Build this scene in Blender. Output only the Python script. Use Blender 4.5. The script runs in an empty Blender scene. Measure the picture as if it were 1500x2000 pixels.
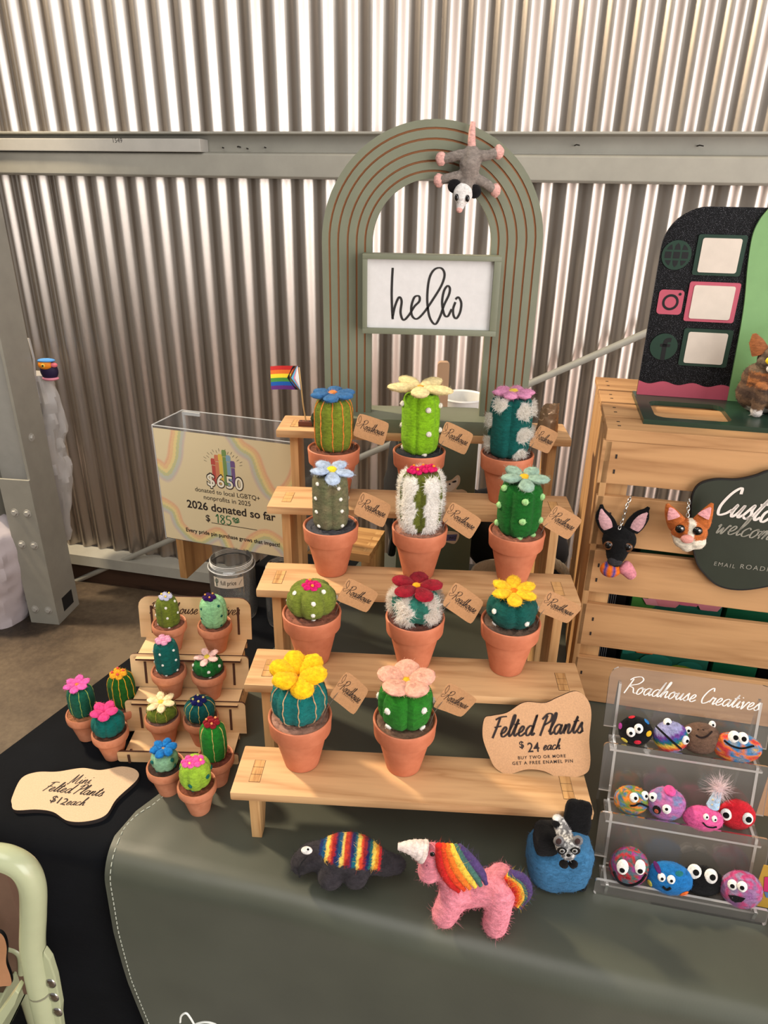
import bpy, bmesh, math, random
from mathutils import Vector, Matrix, noise, Quaternion
random.seed(7)
sc = bpy.context.scene
COL = sc.collection
R_ = math.radians
sin, cos, pi, tau = math.sin, math.cos, math.pi, 2*math.pi

# ------------------------------------------------------------------ camera
CAMP = Vector((-0.0052, -0.5874, 0.7135))
YAW, PITCH, ROLL, FPX = -0.0499, R_(24.81), 0.0161, 1380.0
FW = Vector((sin(YAW)*cos(PITCH), cos(YAW)*cos(PITCH), -sin(PITCH)))
_r = Vector((cos(YAW), -sin(YAW), 0)); _u = _r.cross(FW)
RT = _r*cos(ROLL)+_u*sin(ROLL); UP = -_r*sin(ROLL)+_u*cos(ROLL)
cam_d = bpy.data.cameras.new('camera'); cam = bpy.data.objects.new('camera', cam_d); COL.objects.link(cam)
cam.matrix_world = Matrix.Translation(CAMP) @ Matrix((RT, UP, -FW)).transposed().to_4x4()
cam_d.sensor_fit = 'VERTICAL'; cam_d.sensor_height = 34.6; cam_d.lens = FPX/2000*34.6
cam_d.clip_start = 0.02; cam_d.clip_end = 100
sc.camera = cam

# ------------------------------------------------------------------ light
sc.view_settings.view_transform = 'Standard'; sc.view_settings.look = 'None'
sc.view_settings.gamma = 1; sc.view_settings.use_curve_mapping = False
sc.view_settings.exposure = 0.24
W = bpy.data.worlds.new('market_hall_daylight'); sc.world = W; W.use_nodes = True
W.node_tree.nodes['Background'].inputs[0].default_value = (1.0, 0.95, 0.89, 1)
W.node_tree.nodes['Background'].inputs[1].default_value = 0.34
def area(name, loc, aim, sx, sy, power, col):
    l = bpy.data.lights.new(name, 'AREA'); l.shape = 'RECTANGLE'; l.size = sx; l.size_y = sy
    l.energy = power; l.color = col
    o = bpy.data.objects.new(name, l); COL.objects.link(o); o.location = loc
    o.rotation_euler = (Vector(aim)-Vector(loc)).to_track_quat('-Z', 'Y').to_euler()
    return o
area('open_doorway_light', (3.45, -3.3, 1.0), (-0.2, 1.2, 0.6), 3.3, 3.4, 190, (1, 0.98, 0.97))
area('pink_reflection_light', (5.6, -0.7, 0.9), (0, 1.2, 0.4), 3.2, 2.6, 60, (1, 0.80, 0.76))  # unseen pink area light added to tint the wall ridge reflections
area('overhead_fill_light', (-0.6, -1.5, 3.2), (0, 0.3, 0.2), 2.8, 2.2, 66, (1, 0.95, 0.90))  # unseen overhead area light added as soft fill
area('high_window_light', (-2.55, 1.45, 2.5), (-0.1, 0.1, 0.1), 0.30, 0.30, 150, (1, 0.82, 0.58))

sp_ = bpy.data.lights.new('bounce_slab_spot', 'SPOT'); sp_.energy = 2600; sp_.color = (1, .90, .84); sp_.spot_size = R_(58); sp_.spot_blend = .5; sp_.shadow_soft_size = .3  # unseen spot added to brighten the pale slab that the wall reflects
spo = bpy.data.objects.new('bounce_slab_spot', sp_); COL.objects.link(spo); spo.location = (3.4, -3.0, 3.6); spo.rotation_euler = (Vector((2.3, -1.9, -.74))-Vector((3.4, -3.0, 3.6))).to_track_quat('-Z', 'Y').to_euler()

# ------------------------------------------------------------------ pixel rays: a measured pixel met with a known plane gives a place
def ray(px, py): return FW + RT*((px-750)/FPX) - UP*((py-1000)/FPX)
def atz(px, py, z):
    d = ray(px, py); return CAMP + d*((z-CAMP.z)/d.z)
def aty(px, py, y):
    d = ray(px, py); return CAMP + d*((y-CAMP.y)/d.y)
def atplane(px, py, p0, n):
    d = ray(px, py); n = Vector(n); return CAMP + d*((Vector(p0)-CAMP).dot(n)/d.dot(n))
def depth(P): return (Vector(P)-CAMP).dot(FW)
def pj(P):
    d = Vector(P)-CAMP; z = d.dot(FW); return (750+FPX*d.dot(RT)/z, 1000-FPX*d.dot(UP)/z)
def zat(x, y, py):          # height above (x, y) that projects to row py
    a, b = -1.0, 2.0
    for _ in range(50):
        m = (a+b)/2
        if pj((x, y, m))[1] > py: a = m
        else: b = m
    return a

# ------------------------------------------------------------------ colour + materials
def lin(c):
    return tuple(((v/255)/12.92 if v/255 <= .04045 else ((v/255+.055)/1.055)**2.4) for v in c)
_mats = {}
class NT:
    def __init__(s, name):
        s.m = bpy.data.materials.new(name); s.m.use_nodes = True; s.t = s.m.node_tree
        s.b = s.t.nodes['Principled BSDF']; s.out = s.t.nodes['Material Output']
    def n(s, typ, **kw):
        x = s.t.nodes.new(typ)
        for k, v in kw.items():
            if k.startswith('i_'):
                k = k[2:]; x.inputs[int(k) if k.isdigit() else k.replace('_', ' ')].default_value = v
            else: setattr(x, k, v)
        return x
    def l(s, a, b): s.t.links.new(a, b)
    def coord(s, scale=(1, 1, 1)):
        tc = s.n('ShaderNodeTexCoord'); mp = s.n('ShaderNodeMapping'); mp.inputs['Scale'].default_value = scale
        s.l(tc.outputs['Object'], mp.inputs[0]); return mp.outputs[0]
    def noise(s, vec, scale, detail=4, rough=.6):
        x = s.n('ShaderNodeTexNoise'); x.inputs['Scale'].default_value = scale; x.inputs['Detail'].default_value = detail
        x.inputs['Roughness'].default_value = rough; s.l(vec, x.inputs['Vector']); return x.outputs['Fac']
    def ramp(s, fac, stops):
        r = s.n('ShaderNodeValToRGB'); e = r.color_ramp.elements
        while len(e) < len(stops): e.new(.5)
        for q, (p, c) in zip(e, stops): q.position = p; q.color = (*c, 1)
        s.l(fac, r.inputs[0]); return r.outputs[0]
    def bump(s, h, strength, dist=.001):
        b = s.n('ShaderNodeBump'); b.inputs['Strength'].default_value = strength; b.inputs['Distance'].default_value = dist
        s.l(h, b.inputs['Height']); s.l(b.outputs[0], s.b.inputs['Normal']); return b
def plain(name, rgb, rough=.6, metal=0, spec=.5, noise_amt=0, nscale=60, bump=0):
    k = ('plain', name)
    if k in _mats: return _mats[k]
    N = NT(name); c = lin(rgb)
    N.b.inputs['Roughness'].default_value = rough; N.b.inputs['Metallic'].default_value = metal
    N.b.inputs['Specular IOR Level'].default_value = spec
    vec = N.coord(); f = N.noise(vec, nscale)
    a = max(noise_amt, .04)
    N.l(N.ramp(f, [(.3, tuple(v*(1-a) for v in c)), (.7, tuple(min(1, v*(1+a)) for v in c))]), N.b.inputs['Base Color'])
    if bump: N.bump(f, bump)
    _mats[k] = N.m; return N.m
def felt():
    if 'felt' in _mats: return _mats['felt']
    N = NT('needle_felted_wool')
    at = N.n('ShaderNodeAttribute', attribute_name='Col')
    f = N.noise(N.coord(), 700, 5, .7); g = N.noise(N.coord((1, 1, 2.2)), 160, 4, .7)
    mx = N.n('ShaderNodeMix', data_type='RGBA', blend_type='MULTIPLY'); mx.inputs['Factor'].default_value = 1
    N.l(at.outputs['Color'], mx.inputs[6]); N.l(N.ramp(g, [(.28, (.62, .62, .62)), (.72, (1.25, 1.25, 1.25))]), mx.inputs[7])
    N.l(mx.outputs[2], N.b.inputs['Base Color'])
    N.b.inputs['Roughness'].default_value = 1; N.b.inputs['Specular IOR Level'].default_value = .12
    N.b.inputs['Sheen Weight'].default_value = .05; N.b.inputs['Sheen Roughness'].default_value = .6
    ad = N.n('ShaderNodeMath', operation='ADD'); N.l(f, ad.inputs[0]); N.l(g, ad.inputs[1])
    N.bump(ad.outputs[0], .75, .0012)
    _mats['felt'] = N.m; return N.m
def wool():
    if 'wool' in _mats: return _mats['wool']
    N = NT('combed_white_wool'); at = N.n('ShaderNodeAttribute', attribute_name='Col'); N.l(at.outputs['Color'], N.b.inputs['Base Color']); N.b.inputs['Roughness'].default_value = 1; N.b.inputs['Specular IOR Level'].default_value = .1
    tr = N.n('ShaderNodeBsdfTranslucent'); N.l(at.outputs['Color'], tr.inputs[0]); mx = N.n('ShaderNodeMixShader'); mx.inputs[0].default_value = .5
    N.l(N.b.outputs[0], mx.inputs[1]); N.l(tr.outputs[0], mx.inputs[2]); N.l(mx.outputs[0], N.out.inputs[0]); _mats['wool'] = N.m; return N.m
def vcol(name='printed_colour', rough=.6, spec=.35):
    k = ('vcol', name)
    if k in _mats: return _mats[k]
    N = NT(name); at = N.n('ShaderNodeAttribute', attribute_name='Col'); N.l(at.outputs['Color'], N.b.inputs['Base Color'])
    N.b.inputs['Roughness'].default_value = rough; N.b.inputs['Specular IOR Level'].default_value = spec
    _mats[k] = N.m; return N.m
def wood(name, light, dark, axis='x', scale=26, rough=.55, bump=.15, contrast=1):
    k = ('wood', name)
    if k in _mats: return _mats[k]
    N = NT(name)
    st = {'x': (.09, 1, 1), 'y': (1, .09, 1), 'z': (1, 1, .07)}[axis]
    v = N.coord(st); f = N.noise(v, scale, 3, .55)
    # ring bands warped out of the stretched noise
    mt = N.n('ShaderNodeMath', operation='MULTIPLY'); mt.inputs[1].default_value = 9; N.l(f, mt.inputs[0])
    fr = N.n('ShaderNodeMath', operation='PINGPONG'); fr.inputs[1].default_value = 1; N.l(mt.outputs[0], fr.inputs[0])
    g = N.noise(v, scale*9, 3, .6)
    ad = N.n('ShaderNodeMath', operation='MULTIPLY_ADD'); ad.inputs[1].default_value = .55; N.l(fr.outputs[0], ad.inputs[0]); 
    mg = N.n('ShaderNodeMath', operation='MULTIPLY'); mg.inputs[1].default_value = .5; N.l(g, mg.inputs[0]); N.l(mg.outputs[0], ad.inputs[2])
    L, D = lin(light), lin(dark); M = tuple(l*.55+d*.45 for l, d in zip(L, D))
    N.l(N.ramp(ad.outputs[0], [(.1, D), (.34, M), (.62, L), (.9, tuple(min(1, x*1.06) for x in L))]), N.b.inputs['Base Color'])
    N.b.inputs['Roughness'].default_value = rough; N.b.inputs['Specular IOR Level'].default_value = .3
    N.bump(g, bump, .0006)
    _mats[k] = N.m; return N.m
def acrylic(name='clear_acrylic', tint=(1, 1, 1), haze=.06, gloss=.12, hazecol=(.9, .9, .9)):
    k = ('acr', name)
    if k in _mats: return _mats[k]
    N = NT(name); t = N.t; t.nodes.remove(N.b)
    tr = N.n('ShaderNodeBsdfTransparent'); tr.inputs[0].default_value = (*tint, 1)
    gl = N.n('ShaderNodeBsdfGlossy'); gl.inputs['Roughness'].default_value = .06
    df = N.n('ShaderNodeBsdfDiffuse'); df.inputs[0].default_value = (*hazecol, 1)
    fr = N.n('ShaderNodeFresnel'); fr.inputs[0].default_value = 1.25
    ma = N.n('ShaderNodeMath', operation='MULTIPLY_ADD'); ma.inputs[1].default_value = .8; ma.inputs[2].default_value = gloss*.25; N.l(fr.outputs[0], ma.inputs[0])
    m1 = N.n('ShaderNodeMixShader'); m1.inputs[0].default_value = haze; N.l(tr.outputs[0], m1.inputs[1]); N.l(df.outputs[0], m1.inputs[2])
    m2 = N.n('ShaderNodeMixShader'); N.l(ma.outputs[0], m2.inputs[0]); N.l(m1.outputs[0], m2.inputs[1]); N.l(gl.outputs[0], m2.inputs[2])
    N.l(m2.outputs[0], N.out.inputs[0])
    _mats[k] = N.m; return N.m

# ------------------------------------------------------------------ mesh building
class MB:
    def __init__(s): s.v = []; s.f = []; s.m = []; s.c = []
    def add(s, vs, fs, mat=0, col=(1, 1, 1)):
        o = len(s.v); s.v += [tuple(p) for p in vs]
        s.c += col if isinstance(col, list) else [col]*len(vs)
        s.f += [tuple(i+o for i in f) for f in fs]; s.m += [mat]*len(fs); return s
    def box(s, x0, x1, y0, y1, z0, z1, mat=0, M=None, col=(1, 1, 1)):
        vs = [Vector((x, y, z)) for x in (x0, x1) for y in (y0, y1) for z in (z0, z1)]
        if M: vs = [M @ p for p in vs]
        return s.add(vs, [(0, 1, 3, 2), (4, 6, 7, 5), (0, 4, 5, 1), (2, 3, 7, 6), (0, 2, 6, 4), (1, 5, 7, 3)], mat, col)
    def prism(s, poly, t0, t1, F, mat=0, matside=None, col=(1, 1, 1)):   # poly in (u,v); F(u,v,t) -> point
        n = len(poly); vs = [F(u, v, t0) for u, v in poly]+[F(u, v, t1) for u, v in poly]
        s.add(vs, [tuple(range(n-1, -1, -1)), tuple(range(n, 2*n))], mat, col)
        o = len(s.v)-2*n
        for i in range(n):
            j = (i+1) % n; s.f.append((o+i, o+j, o+n+j, o+n+i)); s.m.append(mat if matside is None else matside)
        return s
    def lathe(s, prof, seg=32, mat=0, c=(0, 0, 0), col=(1, 1, 1), close=False):
        vs = []; fs = []
        for r, z in prof:
            for k in range(seg): vs.append((c[0]+r*cos(tau*k/seg), c[1]+r*sin(tau*k/seg), c[2]+z))
        for i in range(len(prof)-1):
            for k in range(seg):
                q = (k+1) % seg; fs.append((i*seg+k, i*seg+q, (i+1)*seg+q, (i+1)*seg+k))
        if close:
            fs.append(tuple(range(seg-1, -1, -1))); fs.append(tuple((len(prof)-1)*seg+k for k in range(seg)))
        return s.add(vs, fs, mat, col)
    def tube(s, pts, r, seg=8, mat=0, col=(1, 1, 1), cap=True, closed=False):
        pts = [Vector(p) for p in pts]; n = len(pts); vs = []; fs = []; nrm = None
        for i, p in enumerate(pts):
            a = pts[i-1] if (i > 0 or closed) else p; b = pts[(i+1) % n] if (i < n-1 or closed) else p
            t = (b-a).normalized()
            if nrm is None: nrm = t.orthogonal().normalized()
            else:
                nrm = nrm-t*nrm.dot(t)
                nrm = nrm.normalized() if nrm.length > 1e-9 else t.orthogonal().normalized()
            bi = t.cross(nrm); rr = r[i] if isinstance(r, (list, tuple)) else r
            for k in range(seg): vs.append(p+(nrm*cos(tau*k/seg)+bi*sin(tau*k/seg))*rr)
        for i in range(n if closed else n-1):
            j = (i+1) % n
            for k in range(seg):
                q = (k+1) % seg; fs.append((i*seg+k, i*seg+q, j*seg+q, j*seg+k))
        if cap and not closed: fs += [tuple(range(seg-1, -1, -1)), tuple((n-1)*seg+k for k in range(seg))]
        cc = col
        if isinstance(col, list): cc = [c for c in col for _ in range(seg)]
        return s.add(vs, fs, mat, cc)
    def blob(s, c, rad, M=None, seg=20, rings=14, func=None, mat=0, col=(1, 1, 1), bump=0, bfreq=200):
        vs = []; cs = []; c = Vector(c); fs = []
        for i in range(rings+1):
            th = pi*i/rings
            for k in range(seg):
                ph = tau*k/seg; d = Vector((sin(th)*cos(ph), sin(th)*sin(ph), cos(th)))
                sc_ = func(d) if func else 1
                p = Vector((d.x*rad[0], d.y*rad[1], d.z*rad[2]))*sc_
                if M: p = M @ p
                p = p+c
                if bump: p += (p-c).normalized()*bump*noise.noise(p*bfreq)
                vs.append(p); cs.append(col(d, p) if callable(col) else col)
        for i in range(rings):
            for k in range(seg):
                q = (k+1) % seg
                if i == 0: fs.append((k, seg+k, seg+q))
                elif i == rings-1: fs.append((i*seg+k, (i+1)*seg+k, i*seg+q))
                else: fs.append((i*seg+k, (i+1)*seg+k, (i+1)*seg+q, i*seg+q))
        return s.add(vs, fs, mat, cs)
    def fuzz(s, n, ln, w=.00016, lift=.35, where=None, jit=.12, colf=None, mat=0):
        vs = [Vector(p) for p in s.v]; fs = list(s.f); cs = list(s.c)
        ar = []; acc = 0
        for f in fs:
            a = (vs[f[1]]-vs[f[0]]).cross(vs[f[2]]-vs[f[0]]).length; acc += a; ar.append(acc)
        import bisect
        rnd = random.random
        for _ in range(n):
            f = fs[min(bisect.bisect(ar, rnd()*acc), len(fs)-1)]
            a, b, c = vs[f[0]], vs[f[1]], vs[f[2]]
            nn = (b-a).cross(c-a)
            if nn.length < 1e-12: continue
            nn.normalize(); u, v = rnd(), rnd()
            if u+v > 1 and len(f) == 3: u, v = 1-u, 1-v
            p = a+(b-a)*u+((vs[f[-1]]-a) if len(f) == 4 else (c-a))*v
            if where and not where(p): continue
            col = colf(p) if colf else cs[f[0]]
            k = 1+random.uniform(-jit, jit*1.6); col = tuple(min(1, x*k) for x in col)
            t = nn.orthogonal().normalized(); t = Quaternion(nn, rnd()*tau) @ t; sd = nn.cross(t)
            L = ln*random.uniform(.5, 1.3); up = lift*random.uniform(.3, 1.5)
            q1 = p+(t*.5+nn*up*.62)*L; q2 = p+(t*(1-up*.25)+nn*up)*L+sd*L*random.uniform(-.3, .3)
            s.add([p-sd*w, p+sd*w, q1+sd*w*.8, q1-sd*w*.8, q2], [(0, 1, 2, 3), (3, 2, 4)], mat, col)
        return s
def build(name, mb, mats, parent=None, smooth=True, bevel=0, kind=None, angle=40):
    if not isinstance(mats, (list, tuple)): mats = [mats]
    me = bpy.data.meshes.new(name)
    me.from_pydata(mb.v, [], mb.f)
    for m in mats: me.materials.append(m)
    if len(mats) > 1: me.polygons.foreach_set('material_index', mb.m)
    if any(c != (1, 1, 1) for c in mb.c):
        at = me.color_attributes.new('Col', 'FLOAT_COLOR', 'POINT')
        at.data.foreach_set('color', [x for c in mb.c for x in (*c[:3], 1)])
    if bevel:
        bm = bmesh.new(); bm.from_mesh(me); bmesh.ops.recalc_face_normals(bm, faces=bm.faces)
        es = [e for e in bm.edges if len(e.link_faces) == 2 and e.calc_face_angle(0) > .5]
        bmesh.ops.bevel(bm, geom=es, offset=bevel, segments=2, profile=.6, affect='EDGES'); bm.to_mesh(me); bm.free()
    if smooth:
        me.polygons.foreach_set('use_smooth', [True]*len(me.polygons))
        if angle and hasattr(me, 'set_sharp_from_angle'): me.set_sharp_from_angle(angle=R_(angle))
    o = bpy.data.objects.new(name, me); COL.objects.link(o)
    if parent: o.parent = parent
    if kind: o['kind'] = kind
    return o
def tag(o, label, cat, group=None, kind=None):
    o['label'] = label; o['category'] = cat
    if group: o['group'] = group
    if kind: o['kind'] = kind
    return o
def thing(name, label, cat, loc=(0, 0, 0), rz=0, group=None):
    o = bpy.data.objects.new(name, None); COL.objects.link(o); o.location = loc; o.rotation_euler = (0, 0, rz)
    o.empty_display_size = .02
    return tag(o, label, cat, group)
def inst(o, parent, M):
    c = o.copy(); COL.objects.link(c); c.parent = parent; c.matrix_parent_inverse = Matrix(); c.matrix_basis = M; return c
def spline(P, n=8, closed=False):
    P = [Vector(p) for p in P]; out = []; N = len(P)
    for i in range(N if closed else N-1):
        p1, p2 = P[i], P[(i+1) % N]
        p0 = P[i-1] if (i or closed) else p1+(p1-p2); p3 = P[(i+2) % N] if (i+2 < N or closed) else p2+(p2-p1)
        for k in range(n):
            t = k/n
            out.append(.5*((2*p1)+(p2-p0)*t+(2*p0-5*p1+4*p2-p3)*t*t+(3*p1-p0-3*p2+p3)*t**3))
    if not closed: out.append(P[-1])
    return out
# union of ellipsoids / capsules -> one continuous felted surface
def union(mb, blobs, voxel, colf, smooth_it=3, bump=.0004, bfreq=220):
    t = MB()
    for b in blobs:
        if b[0] == 'e': t.blob(b[1], b[2], b[3] if len(b) > 3 else None, 20, 14)
        else:
            pts = spline(b[1], 5); n = len(pts); rr = b[2]
            rs = []
            for i in range(n):
                q = i/(n-1)*(len(rr)-1); k = min(int(q), len(rr)-2); rs.append(rr[k]+(rr[k+1]-rr[k])*(q-k))
            t.tube(pts, rs, 14); t.blob(pts[0], (rs[0],)*3, None, 14, 10); t.blob(pts[-1], (rs[-1],)*3, None, 14, 10)
    me = bpy.data.meshes.new('tmp'); me.from_pydata(t.v, [], t.f)
    bm = bmesh.new(); bm.from_mesh(me); bmesh.ops.remove_doubles(bm, verts=bm.verts, dist=1e-6); bmesh.ops.recalc_face_normals(bm, faces=bm.faces); bm.to_mesh(me); bm.free()
    o = bpy.data.objects.new('tmp', me); COL.objects.link(o)
    m = o.modifiers.new('r', 'REMESH'); m.mode = 'VOXEL'; m.voxel_size = voxel
    m2 = o.modifiers.new('s', 'SMOOTH'); m2.factor = .5; m2.iterations = smooth_it
    dg = bpy.context.evaluated_depsgraph_get(); dg.update(); ev = o.evaluated_get(dg); em = ev.to_mesh()
    em.calc_loop_triangles()
    vs = []
    for v in em.vertices:
        p = v.co.copy(); p += v.normal*bump*noise.noise(p*bfreq); vs.append(p)
    mb.add(vs, [tuple(p.vertices) for p in em.polygons], 0, [colf(p) for p in vs])
    ev.to_mesh_clear(); bpy.data.objects.remove(o); bpy.data.meshes.remove(me)
    return mb

# ------------------------------------------------------------------ lettering
G = {
'a': (1.05, [[(.75,.85),(.45,1),(.12,.7),(.1,.25),(.35,0),(.62,.35),(.8,.95),(.73,.3),(.85,.02),(1.05,.25)]]),
'c': (.85, [[(.7,.8),(.45,1),(.1,.6),(.15,.12),(.45,0),(.85,.3)]]),
'd': (1.08, [[(.75,.85),(.45,1),(.12,.65),(.12,.2),(.35,0),(.65,.4),(.95,2.1),(.76,.3),(.88,.02),(1.08,.25)]]),
'e': (.82, [[(0,.3),(.4,.45),(.58,.82),(.38,1.0),(.14,.6),(.18,.12),(.45,0),(.82,.3)]]),
'h': (.95, [[(0,.25),(.42,1.5),(.5,2.15),(.33,2.0),(.15,0)],[(.16,.2),(.42,.82),(.62,.9),(.62,.35),(.7,.04),(.95,.25)]]),
'i': (.52, [[(0,.25),(.24,.95),(.18,.3),(.3,.02),(.52,.25)],[(.34,1.4),(.37,1.5)]]),
'l': (.52, [[(0,.25),(.42,1.4),(.46,2.15),(.28,2.0),(.15,.5),(.25,.02),(.52,.25)]]),
'm': (1.3, [[(0,.25),(.2,.95),(.13,0)],[(.15,.25),(.42,.95),(.55,.8),(.5,0)],[(.52,.25),(.8,.95),(.95,.8),(.9,.25),(1.03,.02),(1.3,.25)]]),
'n': (.95, [[(0,.25),(.2,.95),(.13,0)],[(.15,.25),(.45,.95),(.62,.8),(.57,.2),(.7,.02),(.95,.25)]]),
'o': (.88, [[(.45,1),(.12,.65),(.15,.1),(.42,0),(.68,.5),(.48,1.0),(.55,.78),(.9,.85)]]),
'r': (.72, [[(0,.25),(.18,.98),(.28,.8),(.52,.88),(.46,.2),(.55,.02),(.72,.25)]]),
's': (.7, [[(0,.2),(.38,1.08),(.42,.7),(.56,.3),(.36,0),(.08,.12)],[(.36,.0),(.7,.25)]]),
't': (.6, [[(0,.25),(.4,1.75),(.2,.4),(.35,.02),(.6,.28)],[(.02,1.2),(.62,1.3)]]),
'u': (1.0, [[(0,.25),(.2,.95),(.15,.3),(.3,0),(.56,.35),(.72,.95),(.67,.25),(.78,.02),(1.0,.25)]]),
'v': (.8, [[(0,.7),(.15,.95),(.24,.1),(.33,0),(.68,.95),(.85,.85)]]),
'w': (1.15, [[(0,.7),(.15,.95),(.2,.12),(.32,0),(.55,.65),(.6,.08),(.74,0),(.98,.95),(1.15,.85)]]),
'R': (1.5, [[(.42,2.0),(.15,-.1)],[(.05,1.8),(.4,2.2),(1.15,2.4),(1.6,2.0),(1.25,1.4),(.35,1.02),(.9,.75),(1.2,.15),(1.55,.1)]]),
'C': (1.1, [[(1.0,1.75),(.78,2.2),(.35,1.7),(.12,.7),(.35,.02),(.8,.15),(1.1,.5)]]),
'F': (.95, [[(.58,2.0),(.42,1.0),(.18,-.1)],[(.1,1.8),(.6,2.05),(1.3,2.1)],[(.15,1.0),(.9,1.12)]]),
'P': (1.0, [[(.5,2.0),(.32,1),(.12,-.1)],[(.0,1.6),(.5,2.15),(1.0,2.05),(.95,1.4),(.35,1.0)]]),
'M': (1.75, [[(0,.1),(.12,0),(.5,1.9),(.6,2.0),(.62,.25),(1.2,1.95),(1.3,1.95),(1.22,.3),(1.4,.02),(1.75,.25)]]),
' ': (.55, []),
}
def ribbon2d(poly, w):
    vs = []; fs = []; n = len(poly)
    for i, p in enumerate(poly):
        a = poly[max(i-1, 0)]; b = poly[min(i+1, n-1)]; t = Vector(b)-Vector(a)
        t = t.normalized() if t.length > 1e-9 else Vector((1, 0)); nn = Vector((-t.y, t.x))
        wi = w(i/(n-1), t) if callable(w) else w
        vs += [Vector(p)+nn*wi, Vector(p)-nn*wi]
        if i: fs.append((2*i-2, 2*i-1, 2*i+1, 2*i))
    return vs, fs
class G2:            # flat geometry in (u, v)
    def __init__(s): s.v = []; s.f = []
    def put(s, vs, fs, sx=1, sy=1, ox=0, oy=0):
        o = len(s.v); s.v += [Vector((v[0]*sx+ox, v[1]*sy+oy)) for v in vs]; s.f += [tuple(i+o for i in f) for f in fs]; return s
    def bounds(s):
        xs = [v.x for v in s.v]; ys = [v.y for v in s.v]; return min(xs), max(xs), min(ys), max(ys)
    def fit(s, x0, x1, y=None, cy=None, maxh=None):     # scale uniformly to span x0..x1, baseline/centre at y
        a, b, c, d = s.bounds(); k = (x1-x0)/(b-a)
        s.v = [Vector(((v.x-a)*k+x0, v.y*k+(y or 0))) for v in s.v]
        if cy is not None:
            a, b, c, d = s.bounds(); dy = cy-(c+d)/2; s.v = [Vector((v.x, v.y+dy)) for v in s.v]
        return s
def script(text, w=.09, slant=.32, thin=.45):
    g = G2(); x = 0
    for ch in text:
        adv, strokes = G[ch]
        for st in strokes:
            pl = [(p.x+p.y*slant+x, p.y) for p in spline([Vector((a, b, 0)) for a, b in st], 7)]
            g.put(*ribbon2d(pl, lambda f, t: w*(thin+(1-thin)*abs(t.y))))
        x += adv
    return g
def sans(text, bold=0, spacing=1.0):
    cu = bpy.data.curves.new('t', 'FONT'); cu.body = text; cu.size = 1; cu.offset = bold; cu.space_character = spacing
    cu.resolution_u = 4
    o = bpy.data.objects.new('t', cu); COL.objects.link(o)
    dg = bpy.context.evaluated_depsgraph_get(); dg.update(); ev = o.evaluated_get(dg); me = ev.to_mesh()
    g = G2().put([(v.co.x, v.co.y) for v in me.vertices], [tuple(p.vertices) for p in me.polygons])
    ev.to_mesh_clear(); bpy.data.objects.remove(o); bpy.data.curves.remove(cu); return g
def decal(name, g, F, mat, parent, col=None):
    m = MB(); vs = [F(v.x, v.y) for v in g.v]; m.add(vs, g.f, 0, col or (1, 1, 1)); return build(name, m, mat, parent, smooth=False)
def poly2d(pts): return G2().put(pts, [tuple(range(len(pts)))])
def disc2d(c, rx, ry=None, n=28, rin=0):
    ry = ry or rx; g = G2()
    o = [(c[0]+rx*cos(tau*k/n), c[1]+ry*sin(tau*k/n)) for k in range(n)]
    if not rin: return g.put(o, [tuple(range(n))])
    i = [(c[0]+rx*rin*cos(tau*k/n), c[1]+ry*rin*sin(tau*k/n)) for k in range(n)]
    return g.put(o+i, [(k, (k+1) % n, n+(k+1) % n, n+k) for k in range(n)])
def rrect(x0, x1, y0, y1, r, n=5):
    out = []
    for cx, cy, a in ((x1-r, y1-r, 0), (x0+r, y1-r, 90), (x0+r, y0+r, 180), (x1-r, y0+r, 270)):
        out += [(cx+r*cos(R_(a+90*k/n)), cy+r*sin(R_(a+90*k/n))) for k in range(n+1)]
    return out

# ================================================================== THE ROOM
WP = Vector((-1.2879, 1.8264, 0)); WA = -0.1766
WD = Vector((cos(WA), sin(WA), 0)); WN = Vector((sin(WA), -cos(WA), 0))      # along the wall, out of the wall towards the viewer
def wpt(s, off, z): p = WP+WD*s+WN*off; return Vector((p.x, p.y, z))
FLOOR = -0.74
# corrugated metal
N = NT('galvanised_corrugated_steel')
f1 = N.noise(N.coord((1, 1, .6)), 220, 3, .7); f2 = N.noise(N.coord((1, 1, .15)), 5, 3, .5)
N.l(N.ramp(f2, [(.3, lin((168, 158, 148))), (.7, lin((196, 187, 178)))]), N.b.inputs['Base Color'])
N.b.inputs['Metallic'].default_value = 1
rr_ = N.n('ShaderNodeMapRange'); rr_.inputs[3].default_value = .30; rr_.inputs[4].default_value = .42; N.l(f1, rr_.inputs[0]); N.l(rr_.outputs[0], N.b.inputs['Roughness'])
N.bump(f1, .07, .0006)
galv = N.m
def corrugated(s0, s1, z0, z1, name):
    m = MB(); P = .0679; A = .0100; per = 16; n = int((s1-s0)/P*per); vs = []
    for i in range(n+1):
        s = s0+(s1-s0)*i/n; k = s/P
        off = A*cos(tau*(k+.25)) + (0.0022 if (int(math.floor(k-8.45)) // 11) % 2 == 0 else 0)
        vs += [wpt(s, off, z0), wpt(s, off, z1)]
    m.add(vs, [(2*i, 2*i+2, 2*i+3, 2*i+1) for i in range(n)])
    return build(name, m, galv, smooth=True, angle=70, kind='structure')
corrugated(-3.2, 4.2, -.6, 2.1, 'wall_back')
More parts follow.
